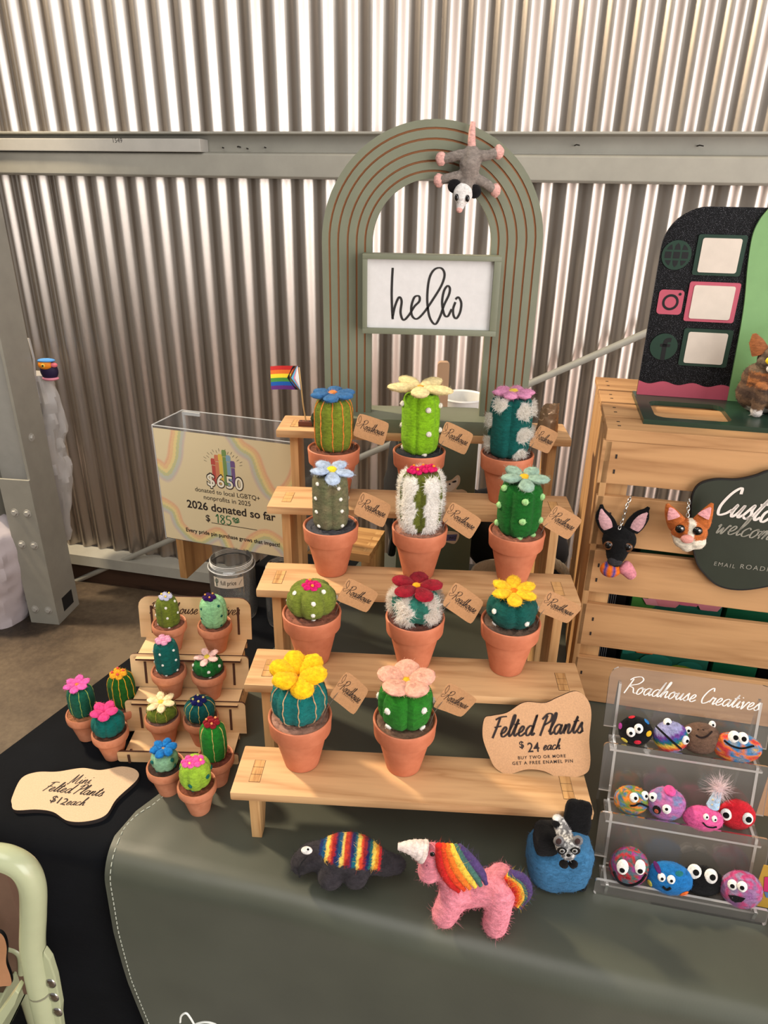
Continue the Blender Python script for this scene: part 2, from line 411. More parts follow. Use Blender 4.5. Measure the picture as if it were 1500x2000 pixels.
# concrete floor
N = NT('stained_concrete'); v = N.coord(); a = N.noise(v, 2.6, 6, .62); b = N.noise(v, 60, 4, .6)
mm = N.n('ShaderNodeMath', operation='MULTIPLY_ADD'); mm.inputs[1].default_value = .25; N.l(b, mm.inputs[0]); N.l(a, mm.inputs[2])
N.l(N.ramp(mm.outputs[0], [(.42, lin((42, 33, 24))), (.58, lin((75, 61, 46))), (.76, lin((102, 87, 68)))]), N.b.inputs['Base Color'])
N.b.inputs['Roughness'].default_value = .55; N.bump(b, .2)
m = MB(); m.box(-6, 6, -6, 2.6, FLOOR-.05, FLOOR); build('floor', m, N.m, smooth=False, kind='structure')
m = MB(); m.box(1.45, 5.5, -5.5, .6, FLOOR-.02, FLOOR+.006); build('floor_bounce_slab', m, plain('pale_pink_bounce', (206, 180, 168), .8, noise_amt=.08, nscale=4), smooth=False, kind='structure')  # unseen pale slab added so the wall ridges reflect a bright floor
# painted steel girt across the wall: a channel whose web shows between two lips
gp = plain('grey_green_gloss_paint', (152, 149, 138), .42, noise_amt=.07, nscale=14)
gp2 = plain('pale_grey_paint', (174, 171, 163), .4, noise_amt=.06, nscale=20)
m = MB()
prof = [(.012, .845), (.06, .845), (.06, .839), (.02, .836), (.02, .795), (.060, .790), (.064, .786), (.064, .732), (.058, .726), (.012, .726)]
m.prism(prof, -3.2, 4.2, lambda u, v, t: wpt(t, u, v)); build('trim_1', m, gp, smooth=False, bevel=.0015, kind='structure')
m = MB(); m.box(-.6, .655, .022, .074, .792, .826, M=Matrix.Translation(WP) @ Matrix((WD, WN, Vector((0, 0, 1)))).transposed().to_4x4())
tb = build('trim_2', m, gp2, smooth=False, bevel=.002, kind='structure')
dk = plain('dark_pencil', (45, 40, 36), .8)
dm = plain('dark_fibre_ink', (38, 24, 20), .8)
g = sans('1549'); g.fit(.38, .41, y=.815); decal('pencilled_number', g, lambda u, v: wpt(u, .0743, v), dk, tb)
# nails and bolts left in the girt
for k, (s, z, L) in enumerate([(.70, .805, .02), (.745, .808, .004), (.775, .803, .02), (.83, .806, .022), (1.69, .815, .03), (1.99, .815, .02), (2.17, .815, .018)]):
    m = MB(); m.tube([wpt(s, .021, z), wpt(s+.004, .021+L*.6, z+.001), wpt(s+.012, .021+L, z-.001)], .0016, 6); build('trim_nail', m, dk, kind='structure')
# base angle and dark sill board
m = MB(); m.prism([(.0, -.60), (.055, -.615), (.06, -.655), (.055, -.655), (.05, -.62), (.0, -.62)], -3.2, 4.2, lambda u, v, t: wpt(t, u, v)); build('trim_3', m, gp, smooth=False, kind='structure')
dw = wood('dark_sill_timber', (62, 42, 30), (26, 17, 13), 'x', 12)
m = MB(); m.prism([(-.05, -.655), (.04, -.655), (.04, FLOOR), (-.05, FLOOR)], -3.2, 4.2, lambda u, v, t: wpt(t, u, v)); build('baseboard_back', m, dw, smooth=False, kind='structure')

# steel column at the left
A_ = Vector((-1.272, 1.491, 0)); B_ = Vector((-1.2626, 1.6227, 0)); dirAB = (B_-A_).normalized(); nA = Vector((-dirAB.y, dirAB.x, 0))
def cpt(a, b, z): p = A_+dirAB*a+nA*b; return Vector((p.x, p.y, z))     # a: back from the viewer, b: to the left
col = thing('steel_column', 'tall grey painted steel column with bolts at the left of the wall', 'column', cpt(.065, .06, FLOOR)); col['kind'] = 'structure'
colw = Matrix.Translation(-col.location)
def cprism(name, poly, z0, z1, mat, par=col, bev=.001):
    m = MB(); m.prism(poly, z0, z1, lambda u, v, t: cpt(u, v, t)-col.location); return build(name, m, mat, par, smooth=False, bevel=bev)
cprism('flange', [(0, 0), (.132, 0), (.132, .009), (0, .009)], FLOOR, 1.9, gp)
cprism('flange', [(0, .15), (.132, .15), (.132, .159), (0, .159)], FLOOR, 1.9, gp)
cprism('web', [(.066, .009), (.072, .009), (.072, .15), (.066, .15)], FLOOR, 1.9, gp2)
sp = cprism('splice_plate', [(-.008, .0), (.0, .0), (.0, .108), (-.008, .108)], FLOOR, -.18, gp)
bolt_src = None
def bolt(pos, nrm, r=.009):
    global bolt_src
    q = Vector(nrm).to_track_quat('Z', 'Y').to_matrix().to_4x4()
    if bolt_src is None:
        m = MB(); m.lathe([(0, .008), (.008, .008), (.0095, .006), (.0095, 0)], 6); m.lathe([(.014, 0), (.014, .0015), (0, .0015)], 14)
        bolt_src = build('bolt', m, gp2, col); bolt_src.matrix_basis = Matrix.Translation(pos-col.location) @ q
    else: inst(bolt_src, col, Matrix.Translation(pos-col.location) @ q)
for b, z in ((.03, -.30), (.075, -.30), (.03, -.42), (.075, -.42), (.03, -.68), (.08, -.68)): bolt(cpt(-.008, b, z), cpt(-1, 0, 0)-cpt(0, 0, 0))
for a, z in ((.05, .79), (.05, -.05)): bolt(cpt(a, 0, z), cpt(0, -1, 0)-cpt(0, 0, 0))
hol = plain('dark_recess', (22, 19, 17), .9)
m = MB(); m.prism([(.035, -.0008), (.1, -.0008), (.1, .0002), (.035, .0002)], FLOOR+.03, FLOOR+.085, lambda u, v, t: cpt(u, v, t)-col.location); build('access_hole', m, hol, col, smooth=False)
# diagonal brace rod
P0 = atplane(118, 1148, wpt(0, .04, 0), WN); P1 = atplane(1290, 638, wpt(0, .04, 0), WN)
m = MB(); m.tube([P0+(P1-P0)*t for t in (0, .25, .5, .75, 1)], .0105, 10)
tag(build('brace_rod', m, gp), 'thin grey diagonal brace rod running up across the corrugated wall', 'rod', kind='structure')

# ------------------------------------------------------------------ bags and a toy behind the column
bagm = NT('thin_white_plastic'); bagm.b.inputs['Base Color'].default_value = (*lin((205, 202, 200)), 1); bagm.b.inputs['Roughness'].default_value = .35
bagm.b.inputs['Transmission Weight'].default_value = .25; bagm.b.inputs['Alpha'].default_value = .8; bagm = bagm.m
def crumple(name, mat, label, cat, ctr, rx, ry, z0, z1, prof, seed, amp=.012):
    t = thing(name, label, cat, (ctr[0], ctr[1], z0)); m = MB(); seg = 40; rings = 34; vs = []
    for i in range(rings+1):
        f = i/rings; k = prof(f)
        for j in range(seg):
            a = tau*j/seg; p = Vector((rx*k*cos(a), ry*k*sin(a), (z1-z0)*f))
            q = Vector((p.x*14+seed, p.y*14, p.z*7))
            d = amp*(noise.noise(q)*1.2+abs(noise.noise(q*2.3))*1.1-.3)*(.3+k)
            vs.append(p+Vector((cos(a), sin(a), 0))*d)
    fs = [(i*seg+j, i*seg+(j+1) % seg, (i+1)*seg+(j+1) % seg, (i+1)*seg+j) for i in range(rings) for j in range(seg)]
    fs += [tuple(range(seg-1, -1, -1)), tuple(rings*seg+j for j in range(seg))]
    m.add(vs, fs); build('bag_skin', m, mat, t, angle=25); return t
b1 = aty(98, 900, 1.70); 
t1 = crumple('plastic_bag', bagm, 'crumpled clear white plastic bag hanging behind the steel column', 'bag', (b1.x, 1.69), .085, .05, -.50, .12, lambda f: .25+.75*sin(min(1, f*1.25)*pi/2)*(1 if f < .85 else 1-(f-.85)*2.2), 3, .02)
m = MB(); m.tube([(0.02, -.02, .6), (.035, -.03, .68), (.02, -.01, .74), (-.01, 0, .74)], .004, 6); build('bag_handle', m, bagm, t1)
b2 = atz(20, 1215, FLOOR)
lil = plain('lilac_white_plastic', (206, 196, 200), .38, noise_amt=.05, nscale=9)
t2 = crumple('shopping_bag', lil, 'full white shopping bag with a purple mark standing left of the steel column', 'bag', (b2.x-.085, b2.y+.03), .17, .12, FLOOR, -.30, lambda f: .78+.22*sin(f*2.4)-(.35*max(0, f-.8)/.2), 9, .013)
pur = plain('purple_print', (74, 40, 110), .6)
# ------------------------------------------------------------------ toy toucan
q = aty(95, 718, 1.68)
t = thing('toy_bird', 'tiny rainbow toy bird peeking out behind the steel column', 'toy', (q.x, q.y, q.z-.04))
m = MB(); m.blob((0, 0, .03), (.03, .02, .034), col=lin((40, 28, 62))); build('body', m, vcol(), t)
m = MB(); m.blob((-.004, -.012, .052), (.024, .014, .016), col=lin((250, 150, 40))); build('face', m, vcol(), t)
m = MB(); m.blob((.026, -.012, .052), (.012, .008, .008), col=lin((240, 120, 130))); build('beak', m, vcol(), t)
m = MB(); m.blob((0, -.008, .066), (.03, .018, .006), col=lin((90, 160, 230))); build('cap', m, vcol(), t)
m = MB(); m.blob((-.004, -.024, .052), (.007, .004, .007), col=lin((250, 205, 90))); m.blob((-.004, -.028, .052), (.003, .002, .003), col=(0, 0, 0)); build('eye', m, vcol(), t)
m = MB(); m.blob((0, 0, .004), (.028, .018, .008), col=lin((240, 150, 170))); build('feet', m, vcol(), t)

# ================================================================== TABLE AND CLOTHS
TA = math.atan(-.19)
def yf(x): return -.0034-.19*(x+.49)
def xl(y): return -.5546+(y-.109)*.383
BACK = .70
tt = thing('folding_table', 'folding market table hidden under black and green cloths', 'table', (.35, .28, FLOOR))
tl = tt.location; wt = plain('white_table_plastic', (214, 212, 206), .5)
m = MB(); m.prism([(xl(-.0)+.03, yf(-.56)+.02), (1.35, yf(1.35)+.02), (1.35, BACK-.02), (xl(BACK)+.03, BACK-.02)], -.045, -.006, lambda u, v, t_: Vector((u, v, t_))-tl); build('tabletop', m, wt, tt, smooth=False)
for x, y in ((-.38, .1), (-.25, .6), (1.2, -.15), (1.2, .6)):
    m = MB(); m.tube([Vector((x, y, FLOOR))-tl, Vector((x, y, -.045))-tl], .016, 12); build('leg', m, gp, tt)
# cloth as a grid: u across, s along (s<0 on the top, s>0 down the front)
def cloth(name, x_of, s_list, top, mat, fold, rnd=.03, hang=-.62, wav=.0, extra=None, n=80):
    m = MB(); vs = []; ns = len(s_list)
    for i in range(n+1):
        u = i/n
        for s in s_list:
            x = x_of(u, s); e = yf(x); L = rnd*pi/2
            if s <= 0: p = Vector((x, e+rnd-s, top))
            elif s < L: a = s/rnd; p = Vector((x, e+rnd-rnd*sin(a), top-rnd+rnd*cos(a)))
            else: p = Vector((x, e, top-rnd-(s-L)))
            if extra: p += extra(x, s, u, p)
            vs.append(p)
    m.add(vs, [(i*ns+k, (i+1)*ns+k, (i+1)*ns+k+1, i*ns+k+1) for i in range(n) for k in range(ns-1)])
    return build(name, m, mat, smooth=True, angle=80)
N = NT('black_polyester_cloth'); f = N.noise(N.coord(), 260, 3, .7); f2 = N.noise(N.coord(), 7, 3, .6)
N.l(N.ramp(f2, [(.3, lin((9, 10, 13))), (.7, lin((16, 18, 22)))]), N.b.inputs['Base Color']); N.b.inputs['Roughness'].default_value = .75
N.b.inputs['Specular IOR Level'].default_value = .25; N.b.inputs['Sheen Weight'].default_value = .08; N.bump(f, .25)
N.b.inputs['Specular IOR Level'].default_value = .08; N.b.inputs['Sheen Weight'].default_value = .02; N.b.inputs['Roughness'].default_value = .9
blackcloth = N.m
def black_extra(x, s, u, p):
    d = Vector((0, 0, 0)); b_ = max(0, min(1, (x+.36)/.08))
    if s > -.2 and b_ > 0: d.z -= .0 if s <= -.03 else .004*b_; d.y += .05*b_*max(0, min(1, (s+.03)/.03))
    if s > 0: k = min(1, s/.2)*(1-b_); d.y -= k*(.012*sin(x*22)+.01*noise.noise(Vector((x*9, s*2, 3)))); d.y -= .02*min(1, s/.5)
    if s <= 0 and p.x < xl(p.y)+.001: pass
    return d
S = [-(.80-.04*k) for k in range(20)]+[0]+[.006*k for k in range(1, 9)]+[.06+.03*k for k in range(20)]
def bx(u, s):
    y = yf(-.4)+.03-min(s, 0); a = xl(y) if s <= 0 else xl(yf(-.55)+.03)-.02*min(1, max(0, s)/.3)
    return a+(1.35-a)*u**1.5
bc = cloth('black_tablecloth', bx, S, -.0014, blackcloth, 0, extra=black_extra)
# the drop on the left side, folded in with the same cloth
m = MB(); vs = []; nn_ = 26
for i in range(nn_+1):
    y = -.02+(BACK+.02)*i/nn_
    for k in range(10):
        z = -.0014-.62*(k/9)**1.2; vs.append((xl(y)-.012*min(1, k/1.5)-.012*k/9*sin(y*26), y, z))
m.add(vs, [(i*10+k, (i+1)*10+k, (i+1)*10+k+1, i*10+k+1) for i in range(nn_) for k in range(9)])
build('side_drop', m, blackcloth, bc, angle=80)
tag(bc, 'black tablecloth showing at the left end of the table', 'tablecloth')
# green runner
N = NT('dark_green_satin_cloth'); f = N.noise(N.coord((1, 1, 1)), 420, 2, .6); f2 = N.noise(N.coord(), 6, 3, .5)
wv = N.n('ShaderNodeTexWave'); wv.inputs['Scale'].default_value = 420; wv.bands_direction = 'X'; N.l(N.coord(), wv.inputs['Vector'])
N.l(N.ramp(f2, [(.3, lin((60, 63, 53))), (.7, lin((73, 76, 64)))]), N.b.inputs['Base Color']); N.b.inputs['Roughness'].default_value = .42
N.b.inputs['Specular IOR Level'].default_value = .45; N.b.inputs['Sheen Weight'].default_value = .1
ad = N.n('ShaderNodeMath', operation='ADD'); N.l(f, ad.inputs[0]); N.l(wv.outputs['Fac'], ad.inputs[1]); N.bump(ad.outputs[0], .08, .0005)
greencloth = N.m
EDGE = [(.85, -.09), (.60, -.16), (.395, -.2422), (.238, -.2802), (.095, -.3073), (-.0, -.356)]    # (y, x) on the top
def rx_(y):
    for (y1, x1), (y0, x0) in zip(EDGE, EDGE[1:]):
        if y >= y0: return x0+(x1-x0)*(y-y0)/(y1-y0)
    return EDGE[-1][1]
HEM = [(0, -.352), (.05, -.351), (.11, -.349), (.2, -.343), (.3, -.328), (.42, -.305), (.7, -.28)]
def hem(s):
    for (a, x0), (b, x1) in zip(HEM, HEM[1:]):
        if s <= b: return x0+(x1-x0)*(s-a)/(b-a)
    return HEM[-1][1]
def gx(u, s):
    if s <= 0:
        y = yf(-.33)+.03-s; a = rx_(y)
        if s > -.05: a = a+(hem(0)-a)*(1+s/.05)
    else: a = hem(s)
    return a+(1.34-a)*u**1.6
def g_extra(x, s, u, p):
    d = Vector((0, 0, .0))
    if s > 0:
        k = min(1, s/.12); d.y -= .006+k*(.008*sin(x*13+s*3)+.012*noise.noise(Vector((x*5, s*3, 7))))+.012*min(1, s/.4)
    else:
        k = math.exp(-((x+.3)/.06)**2)*math.exp(-((p.y-.03)/.07)**2)
        d.z += .0011*k*(1+sin((x*.8+p.y*.6)*150))*.6
    return d
gc = cloth('green_table_runner', gx, S, .0, greencloth, 0, extra=g_extra, n=120)
tag(gc, 'dark green satin runner spread over the black tablecloth', 'tablecloth')
# stitched hem down the left edge
st = plain('pale_stitching', (168, 172, 158), .7)
m = MB(); pts = []
for k in range(90):
    s = -.16+k*.0072; x = gx(0, s)+.0075; e = yf(x); L = .03*pi/2
    if s <= 0: p = Vector((x, e+.03-s, .0006))
    elif s < L: p = Vector((x, e+.03-.03*sin(s/.03), -.03+.03*cos(s/.03)))
    else: p = Vector((x, e, -.03-(s-L)))
    p += g_extra(x, s, 0, p)
    if s > 0: p.y -= .0008; p.z += .0003*(s < L)
    pts.append(p)
for k in range(len(pts)-1): m.tube([pts[k]+(pts[k+1]-pts[k])*.2, pts[k]+(pts[k+1]-pts[k])*.8], .0006, 5)
build('hem_stitching', m, st, gc)
# printed script flourish low on the front
wh = plain('white_print', (225, 228, 222), .6)
def front(px, py): return aty(px, py, -.095)
fl = [[(355, 1986), (357, 1974), (366, 1968), (374, 1976), (385, 1996), (394, 2020)], [(362, 2010), (385, 1990), (410, 1986), (432, 1996), (446, 2020)]]
m = MB()
for s_ in fl: m.tube([front(*p)+Vector((0, -.006, 0)) for p in spline([Vector((a, b, 0)) for a, b in s_], 6) for p in [(p.x, p.y)]], .0012, 6)
build('printed_flourish', m, wh, gc)

# ================================================================== STEPPED WOODEN STAND
SW, ST = .412, .0117
SZ = [.0815, .1556, .231, .3054, .3844]; SY = [0, .0996, .1985, .2983, .3963]; SD = .0755
pine = wood('pale_pine', (203, 161, 115), (168, 123, 80), 'x', 26)
pinez = wood('pale_pine_upright', (208, 164, 112), (178, 130, 80), 'z', 30)
pinedge = wood('pine_end_grain', (206, 160, 104), (150, 104, 60), 'y', 60)
stand = thing('display_stand', 'five step pale pine display stand holding the large felt cacti', 'stand', (0, 0.2, 0))
off = -stand.location
for i in range(5):
    wd = SW*(1+.012*i)
    m = MB(); m.box(-wd/2, wd/2, SY[i], SY[i]+SD, SZ[i]-ST, SZ[i], M=Matrix.Translation(off)); tr = build('tread', m, pine, stand, bevel=.0022)
    for s in (-1, 1):
        x0 = s*(wd/2-.0245)-.0062; x1 = x0+.0124
        m = MB(); m.box(x0-.0004, x1+.0004, SY[i]+.0176, SY[i]+.0524, SZ[i]-.003, SZ[i]+.0001, M=Matrix.Translation(off)); build('tenon_gap', m, dm, tr, smooth=False)
        m = MB()
        for k in range(3): m.box(x0, x1, SY[i]+.018+k*.0115, SY[i]+.0288+k*.0115, SZ[i]-.003, SZ[i]+.0004, M=Matrix.Translation(off))
        build('tenon', m, pinedge, tr, smooth=False)
        h = SZ[i]-ST; b1 = .016 if i == 0 else .052
        pr = [(SY[i]+.010, 0), (SY[i]+.010+b1, 0), (SY[i]+.062, h), (SY[i]+.010, h)]
        m = MB(); m.prism(pr, x0, x1, lambda u, v, t: Vector((t, u, v))+off); build('leg', m, pinez, stand, bevel=.0012)

# ================================================================== POTTED FELT CACTI
N = NT('terracotta'); f = N.noise(N.coord(), 45, 4, .6); f2 = N.noise(N.coord(), 900, 2, .6)
N.l(N.ramp(f, [(.3, lin((182, 104, 73))), (.7, lin((202, 124, 91)))]), N.b.inputs['Base Color'])
N.b.inputs['Roughness'].default_value = .55; N.b.inputs['Specular IOR Level'].default_value = .3; N.bump(f2, .12, .0004); terracotta = N.m
N = NT('paler_terracotta'); f = N.noise(N.coord(), 90, 4, .6); f2 = N.noise(N.coord(), 1300, 2, .6)
N.l(N.ramp(f, [(.3, lin((188, 116, 82))), (.7, lin((206, 136, 102)))]), N.b.inputs['Base Color'])
N.b.inputs['Roughness'].default_value = .6; N.b.inputs['Specular IOR Level'].default_value = .3; N.bump(f2, .12, .0004); terracotta2 = N.m
def pot_mesh(R, H, rb, mini=False):
    rim = H*.30; Rn = R*.86
    p = [(0, 0), (rb*.93, 0), (rb, H*.012), (Rn*.985, H-rim-H*.02), (Rn*.99, H-rim), (R*.955, H-rim), (R*.965, H-rim+H*.01), (R*.985, H*.9), (R, H*.965), (R*.99, H*.99), (R*.965, H), (R*.93, H*.99), (R*.90, H*.95), (R*.86, H*.80), (0, H*.79)]
    if mini: p = [(0, 0), (rb*.93, 0), (rb, H*.012), (Rn*.95, H-rim-H*.06), (Rn*.97, H-rim-H*.03), (R*.93, H-rim), (R*.985, H-rim+H*.06), (R, H*.86), (R*.99, H*.95), (R*.955, H), (R*.90, H*.985), (R*.86, H*.94), (R*.82, H*.8), (0, H*.79)]
    return MB().lathe(p, 44)
def soil_mesh(R, z, rgb, seed, amp):
    m = MB(); vs = []; cs = []; nr, ns = 14, 48; c = lin(rgb)
    for i in range(nr+1):
        for k in range(ns):
            r = R*i/nr; a = tau*k/ns; x, y = r*cos(a), r*sin(a)
            d = noise.noise(Vector((x*290+seed, y*290, 0))); d2 = noise.noise(Vector((x*120+seed, y*120, 5)))
            vs.append((x, y, z+amp*(d+.8*d2)*(1 if i < nr else .1)+.0016*(1-(r/R)**2))); g = 1+.32*d
            cs.append(tuple(v*g for v in c))
    m.add(vs, [(i*ns+k, (i+1)*ns+k, (i+1)*ns+(k+1) % ns, i*ns+(k+1) % ns) for i in range(nr) for k in range(ns)], 0, cs); return m
DOT = {}
def dot_proto(rgb, r, parent, M, flat=.6):
    m = MB(); m.blob((0, 0, 0), (r, r, r*flat), None, 12, 8, bump=r*.08, bfreq=900, col=lin(rgb)); m.fuzz(24, r*.7, r*.05)
    o = build('dot', m, felt(), parent); o.matrix_basis = M; return o
def cactus_surface(w, h, p, n, depth, sig, ph, taper=0):
    def S(th, t):
        q = abs(2*t-1); pr = (1-q**p)**(1/p) if q < 1 else 0
        if t < .5: pr = max(pr, .78*(1-.5*(1-2*t)**3))         # stays wide where it meets the soil
        g = 0
        for k in range(n):
            d = (th-ph-tau*k/n+pi) % tau-pi; g = max(g, math.exp(-(d/sig)**2))
        r = w/2*pr*(1-depth*g)*(1-taper*t); return Vector((r*cos(th), r*sin(th), h*t))
    return S
def snormal(S, th, t):
    e = 1e-3; a = S(th+e, t)-S(th-e, t); b = S(th, min(t+e, .999))-S(th, max(t-e, .001)); n = a.cross(b)
    return n.normalized() if n.length > 1e-12 else Vector((0, 0, 1))
def frame_at(S, th, t, lift=0):
    p = S(th, t); n = snormal(S, th, t); return Matrix.Translation(p+n*lift) @ n.to_track_quat('Z', 'Y').to_matrix().to_4x4()
def petal_mesh(L, w, th, rgb, rgb2=None, cup=.15, kind='flat'):
    m = MB(); c1 = lin(rgb); c2 = lin(rgb2 or rgb)
    def cf(d, p): k = min(1, max(0, (p.x/L))); return tuple(a+(b-a)*k for a, b in zip(c2, c1))
    vs0 = MB().blob((L*.52, 0, 0), (L*.5, w/2, th/2), None, 18, 12, col=cf, bump=th*.12, bfreq=400)
    vs0.v = [(x, y*(1-.35*max(0, 1-x/L*1.6)), z+cup*L*(x/L)**2+.25*cup*abs(y)) for x, y, z in vs0.v]; return vs0
def flower(parent, P, rgb, centre, n, L, w, th, tilt=.25, cup=.2, ph=0, crad=None, rgb2=None, droop=None, M0=None, skip=(), zs=0, fz=220):
    """centre bead with petals as sub-parts; P = top point in the root's frame"""
    crad = crad or L*.3
    M0 = M0 or Matrix.Identity(4)
    T = Matrix.Translation(P) @ M0
    m = MB(); m.blob((0, 0, crad*.45+zs), (crad, crad, crad*.6), None, 14, 10, bump=crad*.1, bfreq=600, col=lin(centre)); m.fuzz(60, crad*.8, .00012)
    c = build('flower', m, felt(), parent); c.matrix_basis = T
    pm = petal_mesh(L, w, th*1.3, rgb, rgb2, cup*.6); pm.fuzz(fz, min(.0045, L*.2), .00012, .4); o = None
    for k in range(n):
        if k in skip: continue
        a = ph+tau*k/n; tl_ = tilt*.55+((droop[k]*(.8 if droop[k] < 0 else .3)) if droop else 0)
        M = Matrix.Rotation(a, 4, 'Z') @ Matrix.Rotation(-tl_, 4, 'Y') @ Matrix.Translation((crad*.25, 0, th*.3+.0004*(k % 2)))
        if o is None: o = build('petal', pm, felt(), c); o.matrix_basis = M
        else: inst(o, c, M)
    return c
def cluster(parent, P, rgb, beads, L, n=3, spread=.6, ph=0):
    """low cluster flower: rounded petals in little groups with pale beads"""
    m = MB(); m.blob((0, 0, 0), (L*.7, L*.7, L*.25), None, 14, 8, col=lin(rgb)); c = build('flower', m, felt(), parent); c.matrix_basis = Matrix.Translation(P)
    pm = MB(); pm.blob((0, 0, 0), (L*.40, L*.36, L*.3), None, 14, 10, bump=L*.05, bfreq=500, col=lin(rgb)); pm.fuzz(80, L*.25, .0001)
    o = None
    for k in range(6):
        a = ph+tau*k/6; M = Matrix.Translation((cos(a)*L*.62, sin(a)*L*.62, L*.12-L*.12*(k % 2)))
        if o is None: o = build('petal', pm, felt(), c); o.matrix_basis = M
        else: inst(o, c, M)
    inst(o, c, Matrix.Translation((0, 0, L*.22)))
    bm_ = MB(); bm_.blob((0, 0, 0), (L*.15,)*3, None, 10, 8, col=lin(beads)); b0 = None
    for k in range(n):
        a = ph-1.2+tau*k/n; M = Matrix.Translation((cos(a)*L*spread, sin(a)*L*spread, L*.42))
        if b0 is None: b0 = build('bead', bm_, felt(), c); b0.matrix_basis = M
        else: inst(b0, c, M)
    return c
wire = plain('thin_steel_wire', (150, 148, 142), .35, metal=.8)
kraft = plain('kraft_card', (186, 138, 94), .75, noise_amt=.09, nscale=420, bump=.1)
ink = plain('dark_print_ink', (40, 30, 26), .7)
RH = script('Roadhouse', .085, .34); CR = sans('CREATIVES', 0, 1.5)
def name_tag(root, corners, y, stem, rooty):
    """kraft card on a wire; corners TL TR BR BL are met with the upright plane through y"""
    lo = root.location; Q = [aty(px, py, y)-lo for px, py in corners]
    def B(u, v, o=0):      # u right, v up
        p = Q[3]*(1-u)*(1-v)+Q[2]*u*(1-v)+Q[1]*u*v+Q[0]*(1-u)*v
        return p+Vector((0, -o, 0))+Vector((0, .0022*sin(u*2.6+1), 0))*1
    m = MB(); poly = rrect(0, 1, 0, 1, .07, 4)
    nu = 8
    g = [(i/nu, j/nu) for i in range(nu+1) for j in range(nu+1)]
    def sq(u, v):          # pull the corners in
        du, dv = abs(u-.5)*2, abs(v-.5)*2; k = 1-.035*(du**6)*(dv**6)*2; return .5+(u-.5)*k, .5+(v-.5)*k
    vs = [B(*sq(u, v), .0002) for u, v in g]+[B(*sq(u, v), -.0002) for u, v in g]; n1 = nu+1; K = n1*n1
    fs = [(i*n1+j, (i+1)*n1+j, (i+1)*n1+j+1, i*n1+j+1) for i in range(nu) for j in range(nu)]
    fs += [tuple(K+q for q in reversed(f)) for f in fs]
    ed = [(i, 0) for i in range(nu)]+[(nu, j) for j in range(nu)]+[(i, nu) for i in range(nu, 0, -1)]+[(0, j) for j in range(nu, 0, -1)]
    for a, b in zip(ed, ed[1:]+ed[:1]): fs.append((a[0]*n1+a[1], K+a[0]*n1+a[1], K+b[0]*n1+b[1], b[0]*n1+b[1]))
    m.add(vs, fs); t = build('name_tag', m, kraft, root)
    g = G2().put(RH.v, RH.f); g.fit(.17, .92, y=0, cy=.60); a, b, c, d = g.bounds(); k = .42/(d-c)
    g.v = [Vector((v.x, .60+(v.y-.60)*k)) for v in g.v]
    h = G2().put(CR.v, CR.f); h.fit(.30, .78, y=0); a, b, c, d = h.bounds(); k = .06/(d-c); h.v = [Vector((v.x, .335+v.y*k)) for v in h.v]; g.put(h.v, h.f)
    for lf in ([(.12, .60), (.05, .74), (.08, .92), (.13, .78), (.12, .60)], [(.12, .58), (.04, .55), (.06, .46), (.14, .52), (.2, .62)]):
        g.put(*ribbon2d([(p.x, p.y) for p in spline([Vector((a, b, 0)) for a, b in lf], 6)], .0045))
    decal('lettering', g, lambda u, v: B(u, v, .0006), ink, t)
    m = MB(); e = B(.12, .2, -.0008)
    m.tube([Vector(stem), Vector(stem)*.45+e*.55+Vector((0, 0, .002)), B(.2, .45, -.0008)], .00035, 6); build('wire', m, wire, t)
POT_H, POT_R, POT_B = .072, .0372, .0207
MPOT_H, MPOT_R, MPOT_B = .0445, .0240, .0128
